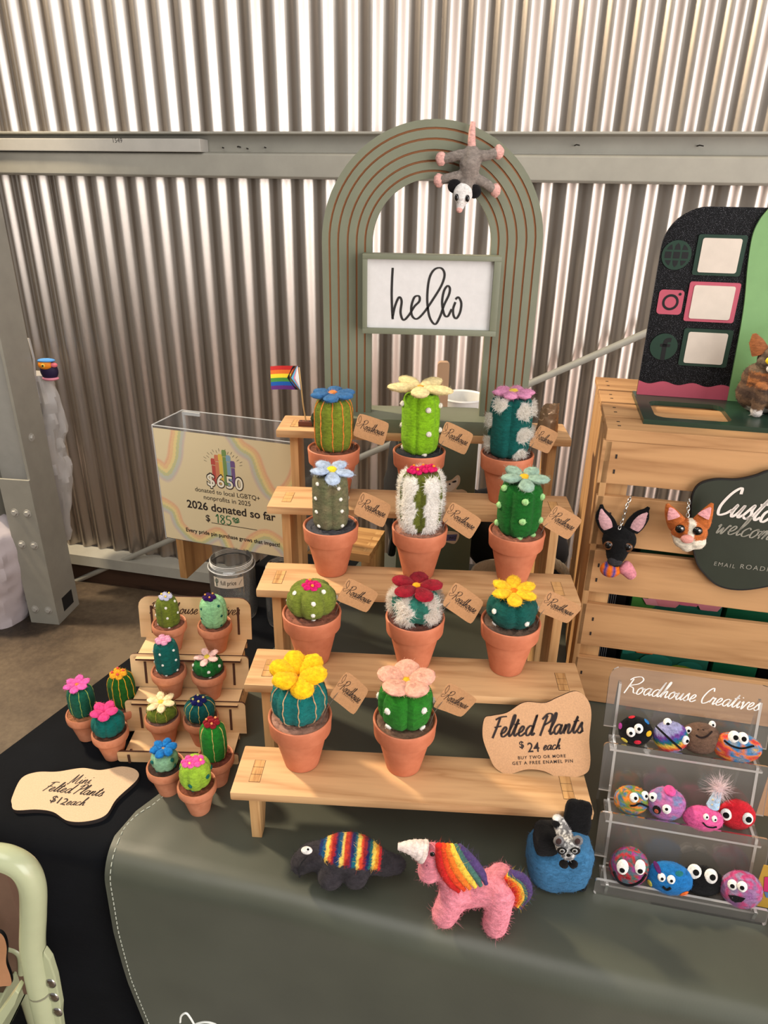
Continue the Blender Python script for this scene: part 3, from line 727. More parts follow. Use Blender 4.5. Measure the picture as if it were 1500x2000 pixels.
def cactus(label, cxrim, place, z, soil, body, spec, mini=False, group=None, soilamp=.0030, name='felt_cactus', cat='felt cactus', rz=0):
    """place = ('py', row of the pot foot) or ('y', depth); cxrim = column of the rim centre"""
    H, R, rb = (MPOT_H, MPOT_R, MPOT_B) if mini else (POT_H, POT_R, POT_B)
    if place[0] == 'y': y = place[1]
    else: y = atz(cxrim, place[1], z).y+rb*.93
    d = ray(cxrim, 1000); x = 0
    a, b = -1.0, 1.0
    for _ in range(50):
        x = (a+b)/2
        if pj((x, y, z+H))[0] < cxrim: a = x
        else: b = x
    root = thing(name, label, cat, (x, y, z), 0, group or ('mini felt cacti in small pots' if mini else 'large felt cacti on the wooden stand'))
    build('pot', pot_mesh(R, H, rb, mini), terracotta2 if mini else terracotta, root, angle=35)
    zs = H*(.965 if not mini else .945)
    sm = soil_mesh(R*.895, zs, soil, x*100, soilamp*(.55 if mini else 1)); sm.fuzz(260 if mini else 420, .0022, .00016, .5); build('soil', sm, felt(), root)
    w = body['w']*depth((x, y, z+H))/FPX
    zt = zat(x, y, body['top'])-z; h = zt-zs+.002
    S0 = cactus_surface(w, h, body.get('p', 2.4), body.get('n', 5), body.get('d', .1), body.get('sig', .16), R_(body.get('ph', -90)), body.get('taper', 0))
    lean = body.get('lean', (0, 0))
    def S(th, t): p = S0(th, t); return p+Vector((lean[0]*t*h, lean[1]*t*h, zs-.002))
    m = MB(); ns, nr = 60, 26; vs = []; cs = []; c = lin(body['rgb']); cf = body.get('cf')
    for i in range(nr+1):
        t = i/nr
        for k in range(ns):
            th = tau*k/ns; p = S(th, t); n_ = noise.noise(p*260+Vector((x*99, 0, 0))); q = p+snormal(S, th, min(max(t, .01), .99))*.0007*n_*(.5 if mini else 1)
            vs.append(q); g = 1+.14*noise.noise(p*90+Vector((7, x*50, 0)))
            b_ = cf(th, t, q) if cf else c; cs.append(tuple(v*g for v in b_))
    m.add(vs, [(i*ns+k, i*ns+(k+1) % ns, (i+1)*ns+(k+1) % ns, (i+1)*ns+k) for i in range(nr) for k in range(ns)]+[tuple(nr*ns+k for k in range(ns))], 0, cs)
    m.fuzz(body.get('fz', 520 if mini else 1100), .0032 if not mini else .0022, .00013 if not mini else .0001, .35)
    bo = build('cactus_body', m, felt(), root)
    spec(root, bo, S, Vector(S(0, 1).to_tuple()) if False else Vector((lean[0]*h, lean[1]*h, zs-.002+h)), w, h, zs)
    return root
def dots(bo, S, rgb, r, pts, flat=.6):
    """pts: (angle in degrees from the viewer's side, height fraction)"""
    o = None
    for a, t in pts:
        M = frame_at(S, R_(-90+a), t, r*.12)
        if o is None: o = dot_proto(rgb, r, bo, M, flat)
        else: inst(o, bo, M)
def stitches(bo, S, rgb, r, angs, t0=.03, t1=.96):
    for a in angs:
        th = R_(-90+a); pts = []
        for k in range(18):
            t = t0+(t1-t0)*k/17; n = snormal(S, th, t); pts.append(S(th+.02*sin(k*1.3), t)+n*r*.35)
        m = MB(); m.tube(pts, [r*(1+.25*sin(k*2.1)) for k in range(18)], 7, col=lin(rgb)); build('stitch_line', m, felt(), bo)
def fluff(bo, S, rgb, n, ln, region, seedcol=None, name='white_fluff'):
    """long wool fibres combed out of the body; region(th, t) -> density 0..1"""
    m = MB(); c = lin(rgb); k = 0; tries = 0
    while k < n and tries < n*30:
        tries += 1; th = random.random()*tau; t = random.random()**.9*.97
        if random.random() > region(((th+pi/2+pi) % tau)-pi, t): continue
        k += 1; p = S(th, t); nn = snormal(S, th, t); tg = nn.orthogonal().normalized(); tg = Quaternion(nn, random.random()*tau) @ tg
        L = ln*random.uniform(.5, 1.25); sd = nn.cross(tg); w_ = .00022
        q1 = p+nn*L*.55+tg*L*.25; q2 = p+nn*L*.8+tg*L*.75+sd*L*.2; g = random.uniform(.82, 1.05); cc = tuple(v*g for v in c)
        m.add([p-sd*w_, p+sd*w_, q1+sd*w_, q1-sd*w_, q2], [(0, 1, 2, 3), (3, 2, 4)], 0, cc)
    return build(name, m, wool(), bo)
SOIL1, SOIL2, SOIL3 = (142, 88, 68), (164, 122, 104), (70, 68, 72)
grp = None
WHT = (240, 236, 226)
FLW = lin((240, 236, 230))
def REG2(a, t): return 1 if (abs(((a-.15) % 1.25)-.62) < .27+.14*sin(t*14+a*3) and t < .93) else 0
def REG3(a, t): return 1 if (abs(((a+.03) % 1.257)-.63) < .38+.08*sin(t*17) and t < .95) else 0
TUFT = [(30, .82), (34, .45), (30, .08), (-40, .93), (-82, .6), (-88, .2), (92, .8), (96, .4), (170, .5)]
def REG1(a, t):
    for A, T in TUFT:
        if (((a-R_(A)+pi) % tau-pi)/.36)**2+((t-T)/.12)**2 < 1: return 1
    return 0
ROWY = [None, .160, .2585, .352]
# ---- front row
def s_(root, bo, S, P, w, h, zs):
    stitches(bo, S, (196, 160, 120), .0007, (-62, -24, 8, 44, 78, 120, 160, 200, 240))
    flower(root, P-Vector((0, 0, .004)), (250, 196, 22), (180, 120, 40), 6, .034, .029, .013, .36, .14, R_(-70), .006, (245, 180, 20), droop=[-.35, .0, .1, .15, .1, 0])
    name_tag(root, [(675.6, 1312.3), (721.9, 1346.4), (691.2, 1396.8), (641.3, 1362)], root.location.y-.008, (.026, -.012, zs), 0)
cactus('large felt cactus with big yellow cupped flower, at the left of the lowest step', 586, ('py', 1509), SZ[0], SOIL2, dict(w=110, top=1322, rgb=(18, 108, 104), p=2.5, n=9, d=.09, sig=.14, ph=-98), s_)
def s_(root, bo, S, P, w, h, zs):
    dots(bo, S, WHT, .0040, [(-38, .62), (42, .66), (-40, .18), (46, .16), (100, .5), (-100, .55), (150, .4)])
    flower(root, P, (226, 168, 146), (238, 182, 40), 5, .032, .031, .009, .06, .16, R_(-55), .0062)
    name_tag(root, [(876.3, 1333.9), (933.7, 1365.2), (900.9, 1400.5), (844, 1383.6)], root.location.y-.006, (.028, -.01, zs), 0)
cactus('large bright green felt cactus with white dots and dusty pink flower, on the lowest step', 791, ('py', 1517), SZ[0], (116, 88, 70), dict(w=106, top=1334, rgb=(38, 116, 30), p=2.9, n=5, d=.16, sig=.13, ph=-84), s_)
# ---- second row
def s_(root, bo, S, P, w, h, zs):
    dots(bo, S, WHT, .0029, [(14, .72), (12, .38), (14, .1), (-50, .86), (58, .88), (-85, .45), (-80, .12), (100, .5), (-140, .6)])
    cluster(root, P+Vector((.001, -.004, -.002)), (214, 24, 110), (244, 150, 50), .0122, 2)
    name_tag(root, [(679.2, 1129.2), (741.1, 1158), (716.4, 1196.9), (656.4, 1174.8)], root.location.y-.006, (.03, -.004, zs), 0)
cactus('round olive felt cactus with white dots and a hot pink bloom, second step left', 609, ('y', ROWY[1]), SZ[1], SOIL1, dict(w=97, top=1139, rgb=(112, 124, 44), p=2.25, n=5, d=.17, sig=.17, ph=-112), s_)
def s_(root, bo, S, P, w, h, zs):
    fluff(bo, S, (246, 240, 232), 5200, .0090, REG2)
    flower(root, P+Vector((0, 0, .0012)), (152, 20, 40), (240, 168, 30), 5, .031, .025, .0068, .12, -.06, R_(-62), .0062, droop=[-.12, 0, .06, .12, 0], rgb2=(120, 12, 28))
    name_tag(root, [(889, 1137), (946.5, 1174.7), (920.2, 1219.9), (862, 1183)], root.location.y-.006, (.03, -.008, zs), 0)
cactus('teal felt cactus with white fluffy stripes and a dark red flower, second step middle', 811, ('y', ROWY[1]), SZ[1], (98, 58, 48), dict(w=94, top=1150, rgb=(44, 108, 92), p=2.5, n=5, d=.13, sig=.16, ph=-86, cf=lambda th, t, p: FLW if REG2(((th+pi/2+pi) % tau)-pi, t) else lin((44, 108, 92))), s_)
def s_(root, bo, S, P, w, h, zs):
    dots(bo, S, WHT, .0034, [(28, .42), (-52, .66), (-58, .18), (95, .5), (-130, .5), (150, .5)])
    flower(root, P+Vector((0, 0, .001)), (246, 192, 40), (226, 120, 20), 6, .0275, .019, .0068, .18, .05, R_(-94), .0058, droop=[-.25, -.1, .1, .3, .1, -.1])
    name_tag(root, [(1072.6, 1153.6), (1138.5, 1185.8), (1107.8, 1218), (1049.6, 1196.5)], root.location.y-.006, (.031, -.006, zs), 0)
cactus('round dark teal felt cactus with a yellow six petal flower, second step right', 998, ('py', 1322), SZ[1], (104, 82, 68), dict(w=99, top=1160, rgb=(16, 78, 70), p=2.3, n=5, d=.13, sig=.15, ph=-88), s_)
# ---- third row
def s_(root, bo, S, P, w, h, zs):
    dots(bo, S, WHT, .0026, [(-36, .88), (34, .82), (-42, .62), (40, .62), (-40, .38), (44, .4), (-34, .12), (48, .12), (110, .5), (-110, .5)])
    flower(root, P+Vector((.003, -.002, .001)), (176, 192, 216), (240, 212, 50), 5, .027, .021, .006, .12, .02, R_(-80), .007, droop=[-.45, -.25, .1, .2, .05])
    name_tag(root, [(706.7, 960.2), (765.7, 985.9), (748.5, 1031.4), (688.7, 1004.6)], root.location.y-.006, (.028, -.004, zs), 0)
def c1(th, t, p):
    k = .5+.5*noise.noise(p*120); a, b = lin((116, 104, 78)), lin((92, 100, 68)); return tuple(u*(1-k)+v*k for u, v in zip(a, b))
cactus('tall grey brown felt cactus with white dots and a pale blue flower, third step left', 646, ('py', 1128), SZ[2], SOIL3, dict(w=72, top=922, rgb=(84, 82, 58), p=5, n=4, d=.14, sig=.16, ph=-80, cf=c1), s_)
def s_(root, bo, S, P, w, h, zs):
    fluff(bo, S, (250, 248, 244), 6500, .0066, REG3)
    cluster(root, P+Vector((-.008, -.004, 0)), (206, 20, 92), (240, 140, 30), .0115, 2)
    cluster(root, P+Vector((.008, -.001, .002)), (206, 20, 92), (240, 140, 30), .0115, 2, ph=1)
    name_tag(root, [(882.6, 979.7), (942.2, 1014.5), (918, 1054.3), (862.2, 1018.8)], root.location.y-.006, (.03, -.006, zs), 0)
cactus('tall olive felt cactus with broad white fluffy stripes, third step middle', 820, ('y', ROWY[2]), SZ[2], (160, 112, 92), dict(w=82, top=918, rgb=(92, 98, 34), p=4, n=5, d=.13, sig=.14, ph=-92, cf=lambda th, t, p: FLW if REG3(((th+pi/2+pi) % tau)-pi, t) else lin((92, 98, 34))), s_)
def s_(root, bo, S, P, w, h, zs):
    dots(bo, S, (158, 206, 136), .0046, [(4, .76), (2, .4), (2, .04), (62, .78), (66, .34), (58, .05), (-66, .9), (-72, .58), (-80, .22), (140, .5)], .8)
    flower(root, P+Vector((.002, -.001, .001)), (150, 178, 160), (240, 180, 36), 5, .030, .021, .008, .12, .03, R_(-88), .0072, droop=[-.3, -.05, .1, .2, .0])
    name_tag(root, [(1086.7, 985.9), (1138.7, 1014.7), (1109.3, 1055.2), (1057.3, 1026.7)], root.location.y-.006, (.03, -.006, zs), 0)
cactus('tall green felt cactus with mint dots and a sage grey flower, third step right', 1010, ('y', ROWY[2]), SZ[2], SOIL1, dict(w=84, top=938, rgb=(22, 94, 30), p=4, n=5, d=.12, sig=.15, ph=-124), s_)
# ---- back row
def s_(root, bo, S, P, w, h, zs):
    stitches(bo, S, (226, 128, 52), .0008, (-62, -32, 4, 36, 70, 110, 150, -110, -150), .02, .97)
    flower(root, P+Vector((0, 0, .001)), (58, 108, 158), (232, 140, 70), 6, .030, .022, .007, .03, .02, R_(-90), .0075, droop=[-.05, .03, 0, .05, 0, .03])
    name_tag(root, [(700.6, 807.1), (761.3, 826), (749, 871.5), (688, 851.7)], root.location.y-.006, (.027, -.004, zs), 0)
cactus('tall olive felt cactus with orange lines and a blue flower, back row left', 652, ('y', ROWY[3]), SZ[3], (112, 66, 46), dict(w=76, top=775, rgb=(112, 124, 36), p=4, n=8, d=.06, sig=.14, ph=-86), s_)
def s_(root, bo, S, P, w, h, zs):
    dots(bo, S, (232, 224, 208), .0040, [(22, .78), (26, .4), (20, .04), (78, .8), (84, .4), (-72, .82), (-84, .46), (-84, .1), (-140, .6), (140, .6)], .9)
    flower(root, P+Vector((-.002, 0, .002)), (228, 208, 152), (232, 160, 40), 5, .044, .026, .009, .03, .03, R_(-18), .006, droop=[-.06, .1, .25, .08, -.02])
    name_tag(root, [(870.7, 822.1), (926.1, 847.5), (908, 889.3), (855.2, 866.7)], root.location.y-.006, (.028, -.006, zs), 0)
cactus('tall lime green felt cactus with white knobs and a wide cream flower, back row middle', 819, ('y', ROWY[3]), SZ[3], (44, 44, 46), dict(w=74, top=764, rgb=(122, 172, 24), p=4.4, n=5, d=.10, sig=.11, ph=-104), s_)
def s_(root, bo, S, P, w, h, zs):
    fluff(bo, S, (242, 238, 230), 4200, .0076, REG1)
    flower(root, P+Vector((.001, 0, .001)), (216, 142, 178), (236, 206, 70), 6, .027, .020, .007, .02, .03, R_(-110), .0075)
    name_tag(root, [(1055.7, 829.4), (1092, 846), (1070.4, 886.7), (1031.5, 871.4)], root.location.y-.006, (.029, -.006, zs), 0)
cactus('tall teal felt cactus with white fluffy tufts and a pink flower, back row right', 991, ('y', ROWY[3]), SZ[3], (100, 60, 46), dict(w=82, top=772, rgb=(12, 82, 76), p=5, n=5, d=.12, sig=.14, ph=-96, cf=lambda th, t, p: FLW if REG1(((th+pi/2+pi) % tau)-pi, t) else lin((12, 82, 76))), s_)

# ================================================================== SMALL WOODEN HOLDER AND MINI CACTI
ply = wood('birch_plywood', (222, 186, 140), (200, 158, 110), 'x', 18, bump=.06)
burn = plain('laser_burnt_edge', (74, 42, 26), .75, noise_amt=.15, nscale=120)
HY = R_(2.3); hO = Vector((-.391, .1205, -.001))
hold = thing('tiered_holder', 'small three tier laser cut plywood holder with the mini cacti', 'display holder', hO, HY)
def hloc(P): return Matrix.Rotation(-HY, 3, 'Z') @ (Vector(P)-hO)
HW = .1555
def sheet(name, par, poly, F, t, mats, bevel=0):
    m = MB(); n = len(poly); m.prism(poly, 0, t, F, 0, 1); return build(name, m, mats, par, smooth=False)
STEPS = [(.0125, .004, .046), (.0592, .047, .082), (.1078, .083, .132)]    # floor z, y front, y back
PAN = [((.045, .000), (.0505, .062)), ((.082, .048), (.0905, .1105)), ((.130, .096), (.1415, .174))]
for k, (z, y0, y1) in enumerate(STEPS):
    sheet('shelf', hold, [(0.004, y0), (HW-.004, y0), (HW-.004, y1), (0.004, y1)], lambda u, v, t: Vector((u, v, z+t-.003)), .003, [ply, burn])
pn = []
for k, ((y0, z0), (y1, z1)) in enumerate(PAN):
    L = math.hypot(y1-y0, z1-z0); dy, dz = (y1-y0)/L, (z1-z0)/L; ex = -.006 if k < 2 else -.0035
    poly = [(ex, L*.18), (.004, L*.18), (.004, 0), (HW-.004, 0), (HW-.004, L*.18), (HW-ex, L*.18)]
    r = .006 if k < 2 else .016
    top = [(HW-ex-r+r*cos(R_(a)), L-r+r*sin(R_(a))) for a in (0, 22, 45, 67, 90)]+[(ex+r-r*sin(R_(a)), L-r+r*cos(R_(a))) for a in (0, 22, 45, 67, 90)]
    o = sheet('back_panel', hold, poly+top, lambda u, v, t: Vector((u, y0+dy*v+dz*t, z0+dz*v-dy*t)), .003, [ply, burn]); pn.append((o, y0, z0, dy, dz, L))
    for x in (.0135, HW-.0165):
        sl = MB(); sl.prism([(x, L*.28), (x+.003, L*.28), (x+.003, L*.82), (x, L*.82)], -.0012, .002, lambda u, v, t: Vector((u, y0+dy*v+dz*t, z0+dz*v-dy*t)))
        build('side_slot', sl, burn, o, smooth=False)
side = [(.0, -.0), (.0, .018), (.004, .018), (.004, .0095), (.047, .0095), (.0505, .058), (.056, .058), (.056, .0562), (.083, .0562), (.0905, .106), (.096, .106), (.096, .1048), (.132, .1048), (.1405, .16), (.146, .16), (.146, 0)]
for x in (.012, HW-.015): sheet('side_panel', hold, side, lambda u, v, t: Vector((x+t, u+.0005, v)), .003, [ply, burn])
sheet('front_lip', hold, rrect(-.004, HW+.004, 0, .0175, .003), lambda u, v, t: Vector((u, -.002+t, v+.001)), .003, [ply, burn])
for x in (.010, HW-.013):
    m = MB(); m.box(x, x+.003, -.0035, 0, -.000, .014); build('lip_tab', m, burn, hold, smooth=False)
o, y0, z0, dy, dz, L = pn[2]
g = script('Roadhouse Creatives', .085, .34); g.fit(.012, HW-.012, y=L-.026)
decal('burnt_lettering', g, lambda u, v: Vector((u, y0+dy*v-dz*.0004, z0+dz*v+dy*.0004)), burn, o)
MS = (126, 76, 58)
MG = None
def hz(k): return hO.z+STEPS[k][0]
def hy(x, y): return (hO+Matrix.Rotation(HY, 3, 'Z') @ Vector((x, y, 0))).y
def sp1(root, bo, S, P, w, h, zs):
    dots(bo, S, WHT, .0019, [(16, .80), (18, .45), (20, .08), (-68, .75), (-72, .4), (-66, .08), (80, .9), (80, .5), (-130, .6), (150, .5)])
    cluster(root, P, (192, 192, 214), (238, 208, 90), 0.0097, 3)
cactus('mini olive cactus with white dots and lavender bloom, top tier left of holder', 330, ('y', hy(.05, .110)), hz(2), MS, dict(w=46, top=1166, rgb=(100, 112, 34), p=4.2, n=5, d=.1, ph=-110, taper=.12), sp1, True)
def sp1(root, bo, S, P, w, h, zs):
    dots(bo, S, (28, 92, 78), .0019, [(-42, .75), (-44, .42), (-30, .1), (46, .85), (52, .52), (50, .18), (110, .5), (-120, .5)], .35)
    cluster(root, P+Vector((-.003, -.002, 0)), (52, 18, 84), (226, 160, 80), 0.0097, 3)
cactus('mini mint cactus with dark dots and purple bloom, top tier right of holder', 419, ('y', hy(.11, .110)), hz(2), MS, dict(w=52, top=1166, rgb=(142, 196, 142), p=3, n=5, d=.12, sig=.12, ph=-86), sp1, True)
def sp1(root, bo, S, P, w, h, zs):
    dots(bo, S, WHT, .0018, [(-8, .78), (0, .45), (8, .07), (62, .82), (66, .5), (70, .15), (-76, .72), (-76, .36), (-66, .1), (140, .5)])
    cluster(root, P+Vector((-.002, 0, .001)), (232, 160, 190), (236, 150, 170), 0.0111, 0)
cactus('mini tall teal cactus with white dots and pale pink bloom, middle tier of holder', 329, ('y', hy(.05, .068)), hz(1), MS, dict(w=47, top=1252, rgb=(10, 88, 80), p=4.2, n=5, d=.1, ph=-110), sp1, True)
def sp1(root, bo, S, P, w, h, zs):
    dots(bo, S, WHT, .0022, [(20, .62), (24, .15), (-64, .72), (-74, .3), (70, .7), (-140, .5)])
    flower(root, P, (244, 200, 190), (240, 214, 80), 5, .0165, .0105, .0036, .06, .1, R_(-96), .0042, droop=[-.25, -.05, .35, .35, -.05], fz=90)
cactus('mini round green cactus with a pale pink daisy, middle tier of holder', 407, ('y', hy(.105, .068)), hz(1), (110, 78, 64), dict(w=58, top=1285, rgb=(18, 92, 34), p=2.4, n=5, d=.12, ph=-108), sp1, True)
def sp1(root, bo, S, P, w, h, zs):
    stitches(bo, S, (190, 160, 70), .0004, (-4, 36, -48, 90, -100, 150))
    flower(root, P+Vector((.001, -.001, .001)), (250, 226, 176), (240, 216, 90), 6, .0190, .0112, .0046, .05, .08, R_(-70), .0045, droop=[-.1, .05, .3, .25, .0, -.1], fz=90)
cactus('mini round olive cactus with a cream daisy, lowest tier of holder', 317, ('y', hy(.05, .028)), hz(0), (124, 90, 78), dict(w=59, top=1374, rgb=(98, 112, 34), p=2.5, n=6, d=.1, ph=-94), sp1, True)
def sp1(root, bo, S, P, w, h, zs):
    stitches(bo, S, (206, 180, 96), .00045, (-58, -22, 14, 52, 100, -100, 150))
    cluster(root, P+Vector((0, -.002, -.001)), (22, 26, 92), (214, 206, 130), 0.0111, 4)
cactus('mini round teal cactus with yellow lines and navy bloom, lowest tier of holder', 392, ('y', hy(.108, .028)), hz(0), (110, 78, 62), dict(w=60, top=1366, rgb=(10, 80, 78), p=2.4, n=7, d=.06, ph=-94), sp1, True)
BZ = -.0012
def sp1(root, bo, S, P, w, h, zs):
    stitches(bo, S, (170, 190, 90), .00045, (-30, 22, 66, -80, 130, -140))
    flower(root, P+Vector((-.001, -.001, .001)), (226, 96, 170), (236, 150, 60), 6, .0165, .0125, .0042, .08, .1, R_(-84), .0035, droop=[-.1, .0, .2, .45, .2, .0], fz=90)
cactus('mini tall teal cactus with a pink flower, leftmost of all the pots', 163, ('py', 1449), BZ, (150, 98, 66), dict(w=49, top=1340, rgb=(22, 88, 66), p=3.6, n=6, d=.08, ph=-62), sp1, True)
def sp1(root, bo, S, P, w, h, zs):
    stitches(bo, S, (226, 160, 40), .0005, (-62, -16, 14, 46, 80, 130, -120))
    cluster(root, P+Vector((-.001, -.002, -.001)), (238, 168, 40), (224, 84, 70), 0.0121, 4)
cactus('mini dark green cactus with orange stripes and orange bloom, left of the holder', 243, ('py', 1431), BZ, (110, 66, 46), dict(w=51, top=1314, rgb=(26, 86, 22), p=3.2, n=7, d=.08, ph=-72), sp1, True)
def sp1(root, bo, S, P, w, h, zs):
    flower(root, P+Vector((-.002, -.001, .000)), (226, 70, 134), (200, 50, 110), 5, .0175, .0150, .0060, .3, .12, R_(-70), .003, droop=[-.25, -.1, .1, .1, -.05], fz=90)
cactus('mini round teal cactus with a hot pink flower, beside the small price sign', 214, ('py', 1487), BZ, (100, 62, 46), dict(w=63, top=1392, rgb=(10, 92, 84), p=2.3, n=7, d=.10, sig=.12, ph=-80), sp1, True)
def sp1(root, bo, S, P, w, h, zs):
    dots(bo, S, (24, 104, 96), .0027, [(-52, .6), (-30, .1), (58, .75), (70, .3), (130, .5)], .4)
    flower(root, P+Vector((.001, -.001, .001)), (28, 122, 196), (238, 180, 90), 6, .0155, .0115, .0072, .14, .1, R_(-96), .0042, fz=120)
cactus('mini pale mint cactus with a bright blue flower, in front of the holder', 323, ('py', 1557), .0, (60, 42, 34), dict(w=51, top=1466, rgb=(138, 182, 146), p=2.8, n=6, d=.12, ph=-74), sp1, True)
def sp1(root, bo, S, P, w, h, zs):
    dots(bo, S, (24, 104, 92), .0030, [(-2, .42), (-8, .06), (66, .55), (-72, .72), (120, .5), (-140, .5)], .4)
    cluster(root, P+Vector((-.004, -.004, -.002)), (240, 92, 170), (246, 210, 100), 0.0101, 1)
    cluster(root, P+Vector((.004, -.002, -.002)), (240, 92, 170), (246, 210, 100), 0.0101, 1, ph=1)
cactus('mini lime cactus with teal dots and a pink bloom, nearest of the small pots', 384, ('py', 1595), .0, (120, 66, 46), dict(w=62, top=1482, rgb=(150, 186, 54), p=2.5, n=6, d=.12, ph=-104), sp1, True)
def sp1(root, bo, S, P, w, h, zs):
    stitches(bo, S, (206, 176, 100), .0005, (-54, -46, 16, 70, 120, -130))
    cluster(root, P, (140, 24, 34), (232, 150, 90), 0.0108, 3)
cactus('mini tall green cactus with a dark red bloom, between holder and wooden stand', 420, ('py', 1539), .0, (112, 58, 44), dict(w=50, top=1412, rgb=(30, 116, 34), p=3.6, n=5, d=.07, ph=-72), sp1, True)

# ---- price signs cut from board
mdf = plain('pale_hardboard', (196, 167, 134), .7, noise_amt=.10, nscale=650, bump=.05)
edg = plain('dark_cut_edge', (36, 26, 22), .7)
def board(name, label, pts, F, t, mat=mdf, loc=None, edge=edg, cat='sign'):
    sm = [(p.x, p.y) for p in spline([Vector((a, b, 0)) for a, b in pts], 7, True)]
    root = thing(name, label, cat, loc)
    m = MB(); m.prism(sm, 0, t, lambda u, v, w: F(u, v, w)-root.location, 0, 1); build('board', m, [mat, edge], root, smooth=False); return root
mt = .006
def FM(u, v, w): return Vector((u, v, BZ+w))
ps = [(24, 1556), (42, 1520), (72, 1508), (112, 1507), (160, 1500), (196, 1504), (238, 1497), (266, 1504), (268, 1522), (228, 1560), (206, 1592), (170, 1604), (132, 1603), (104, 1586), (72, 1581), (30, 1582), (23, 1570)]
pw = [atz(a, b, BZ+mt) for a, b in ps]
s1 = board('price_sign', 'flat wavy Mini Felted Plants price sign lying on the black cloth', [(p.x, p.y) for p in pw], FM, mt, loc=atz(150, 1550, 0))
def mini_text(g, px0, py0, px1, py1, name):     # baseline from pixel to pixel on the sign's top
    a = atz(px0, py0, BZ+mt); b = atz(px1, py1, BZ+mt); e = (b-a); L = e.length; e.normalize(); n = Vector((-e.y, e.x, 0)); q = g.bounds(); k = L/(q[1]-q[0])
    decal(name, g, lambda u, v: a+e*((u-q[0])*k)+n*v*k*.95+Vector((0, 0, .0003))-s1.location, dm, s1)
mini_text(script('Mini', .075), 131, 1531, 179, 1531, 'lettering')
mini_text(script('Felted Plants', .085, .32, .75), 83, 1544, 199, 1556, 'lettering')
mini_text(sans('$12', .01), 96, 1565, 126, 1573, 'lettering')
mini_text(script('each', .10), 128, 1572, 166, 1574, 'lettering')
# larger sign leaning on the lowest steps
ps = [(943, 1440), (946, 1404), (962, 1398), (990, 1392), (1024, 1372), (1064, 1373), (1090, 1362), (1124, 1350), (1146, 1364), (1155, 1392), (1151, 1444), (1153, 1490), (1142, 1512), (1098, 1521), (1062, 1506), (1028, 1503), (992, 1512), (968, 1500), (956, 1478)]
ly0, lz0 = .052, SZ[0]; ly1, lz1 = .094, SZ[1]+.004       # foot on the lowest tread, leaning back on the tread above
ln_ = Vector((0, -(lz1-lz0), (ly1-ly0))).normalized(); lp = Vector((0, ly0, lz0))
c0 = atplane(1050, 1440, lp, ln_)
lv = Vector((0, ly1-ly0, lz1-lz0)).normalized()
pw = [atplane(a, b, lp, ln_)-c0 for a, b in ps]
zmin = min(p.dot(lv) for p in pw)
s2 = board('price_sign', 'wavy Felted Plants price sign leaning at the right of the lowest step', [(p.x, p.dot(lv)) for p in pw], lambda u, v, w: c0+Vector((u, 0, 0))+lv*v-ln_*w, .0035, plain('hardboard', (196, 150, 108), .7, noise_amt=.12, nscale=600, bump=.05), c0)
def lean_text(g, px0, py0, px1, py1, vs=1.0):
    a = atplane(px0, py0, lp, ln_); b = atplane(px1, py1, lp, ln_); e = b-a; L = e.length; e.normalize(); n = ln_.cross(e).normalized(); q = g.bounds(); k = L/(q[1]-q[0])
    decal('lettering', g, lambda u, v: a+e*((u-q[0])*k)+n*v*k*vs+ln_*.0004-c0, dm, s2)
lean_text(script('Felted Plants', .125, .3, .5), 960, 1440, 1141, 1431, 1.05)
lean_text(sans('$', .02), 1015, 1461, 1024, 1460)
lean_text(sans('24', .01), 1031, 1469, 1054, 1468, 1.1)
lean_text(script('each', .14, .3), 1061, 1465, 1097, 1463, 1.0)
lean_text(sans('BUY TWO OR MORE', .01, 1.25), 1012, 1483, 1105, 1479)
lean_text(sans('GET A FREE ENAMEL PIN', .01, 1.25), 1001, 1494, 1119, 1489)

# ================================================================== ARCH, HELLO SIGN, OPOSSUM
sage = plain('sage_green_paint', (112, 115, 95), .5, noise_amt=.05, nscale=30)
groove = plain('bare_brown_groove', (142, 96, 60), .8)
AY0, AY1, AXC, AZC = .430, .448, .0022, .642; RO, RI = .1485, .0805; ZB = SZ[4]+.0205
arch = thing('arch_stand', 'sage green grooved arch stand behind the top step', 'arch stand', (AXC, .44, SZ[4]))
prof = [(0, 0)]; gw = .0026; W_ = RO-RI
for fr in (.15, .325, .515, .695, .865):
    prof += [(fr*W_-gw/2, 0), (fr*W_-gw/2+.0004, .002), (fr*W_+gw/2-.0004, .002), (fr*W_+gw/2, 0)]
prof += [(W_, 0), (W_, AY1-AY0), (0, AY1-AY0)]
path = [(-1, ZB)]+[('a', 180-k*5) for k in range(37)]+[(1, ZB)]
m = MB(); vs = []
for pth in path:
    for d, y in prof:
        r = RO-d
        if pth[0] == 'a': p = Vector((r*cos(R_(pth[1])), AY0+y, AZC+r*sin(R_(pth[1]))))
        else: p = Vector((pth[0]*r, AY0+y, ZB))
        vs.append(p-Vector((0, .44, SZ[4])))
np_ = len(prof); gset = set()
for k in range(5): gset |= {1+4*k, 2+4*k, 3+4*k}
m.add(vs, [])
for i in range(len(path)-1):
    for k in range(np_):
        q = (k+1) % np_; m.f.append((i*np_+k, i*np_+q, (i+1)*np_+q, (i+1)*np_+k)); m.m.append(1 if k in gset else 0)
m.f += [tuple(range(np_)), tuple((len(path)-1)*np_+k for k in reversed(range(np_)))]; m.m += [0, 0]
build('arch', m, [sage, groove], arch, angle=30)
m = MB(); m.box(-.157, .155, -.040, .031, 0, .0205); build('base', m, sage, arch, bevel=.001)
hs = thing('box_sign', 'white hello box sign in a sage frame fixed across the arch', 'sign', (AXC, .43, .52))
HYF = .402
def hp(px, py, y=HYF): return aty(px, py, y)-hs.location
tl_, br_ = hp(708, 496), hp(968, 658); x0, x1, z1, z0 = tl_.x, br_.x, tl_.z, br_.z; fw_ = .0062
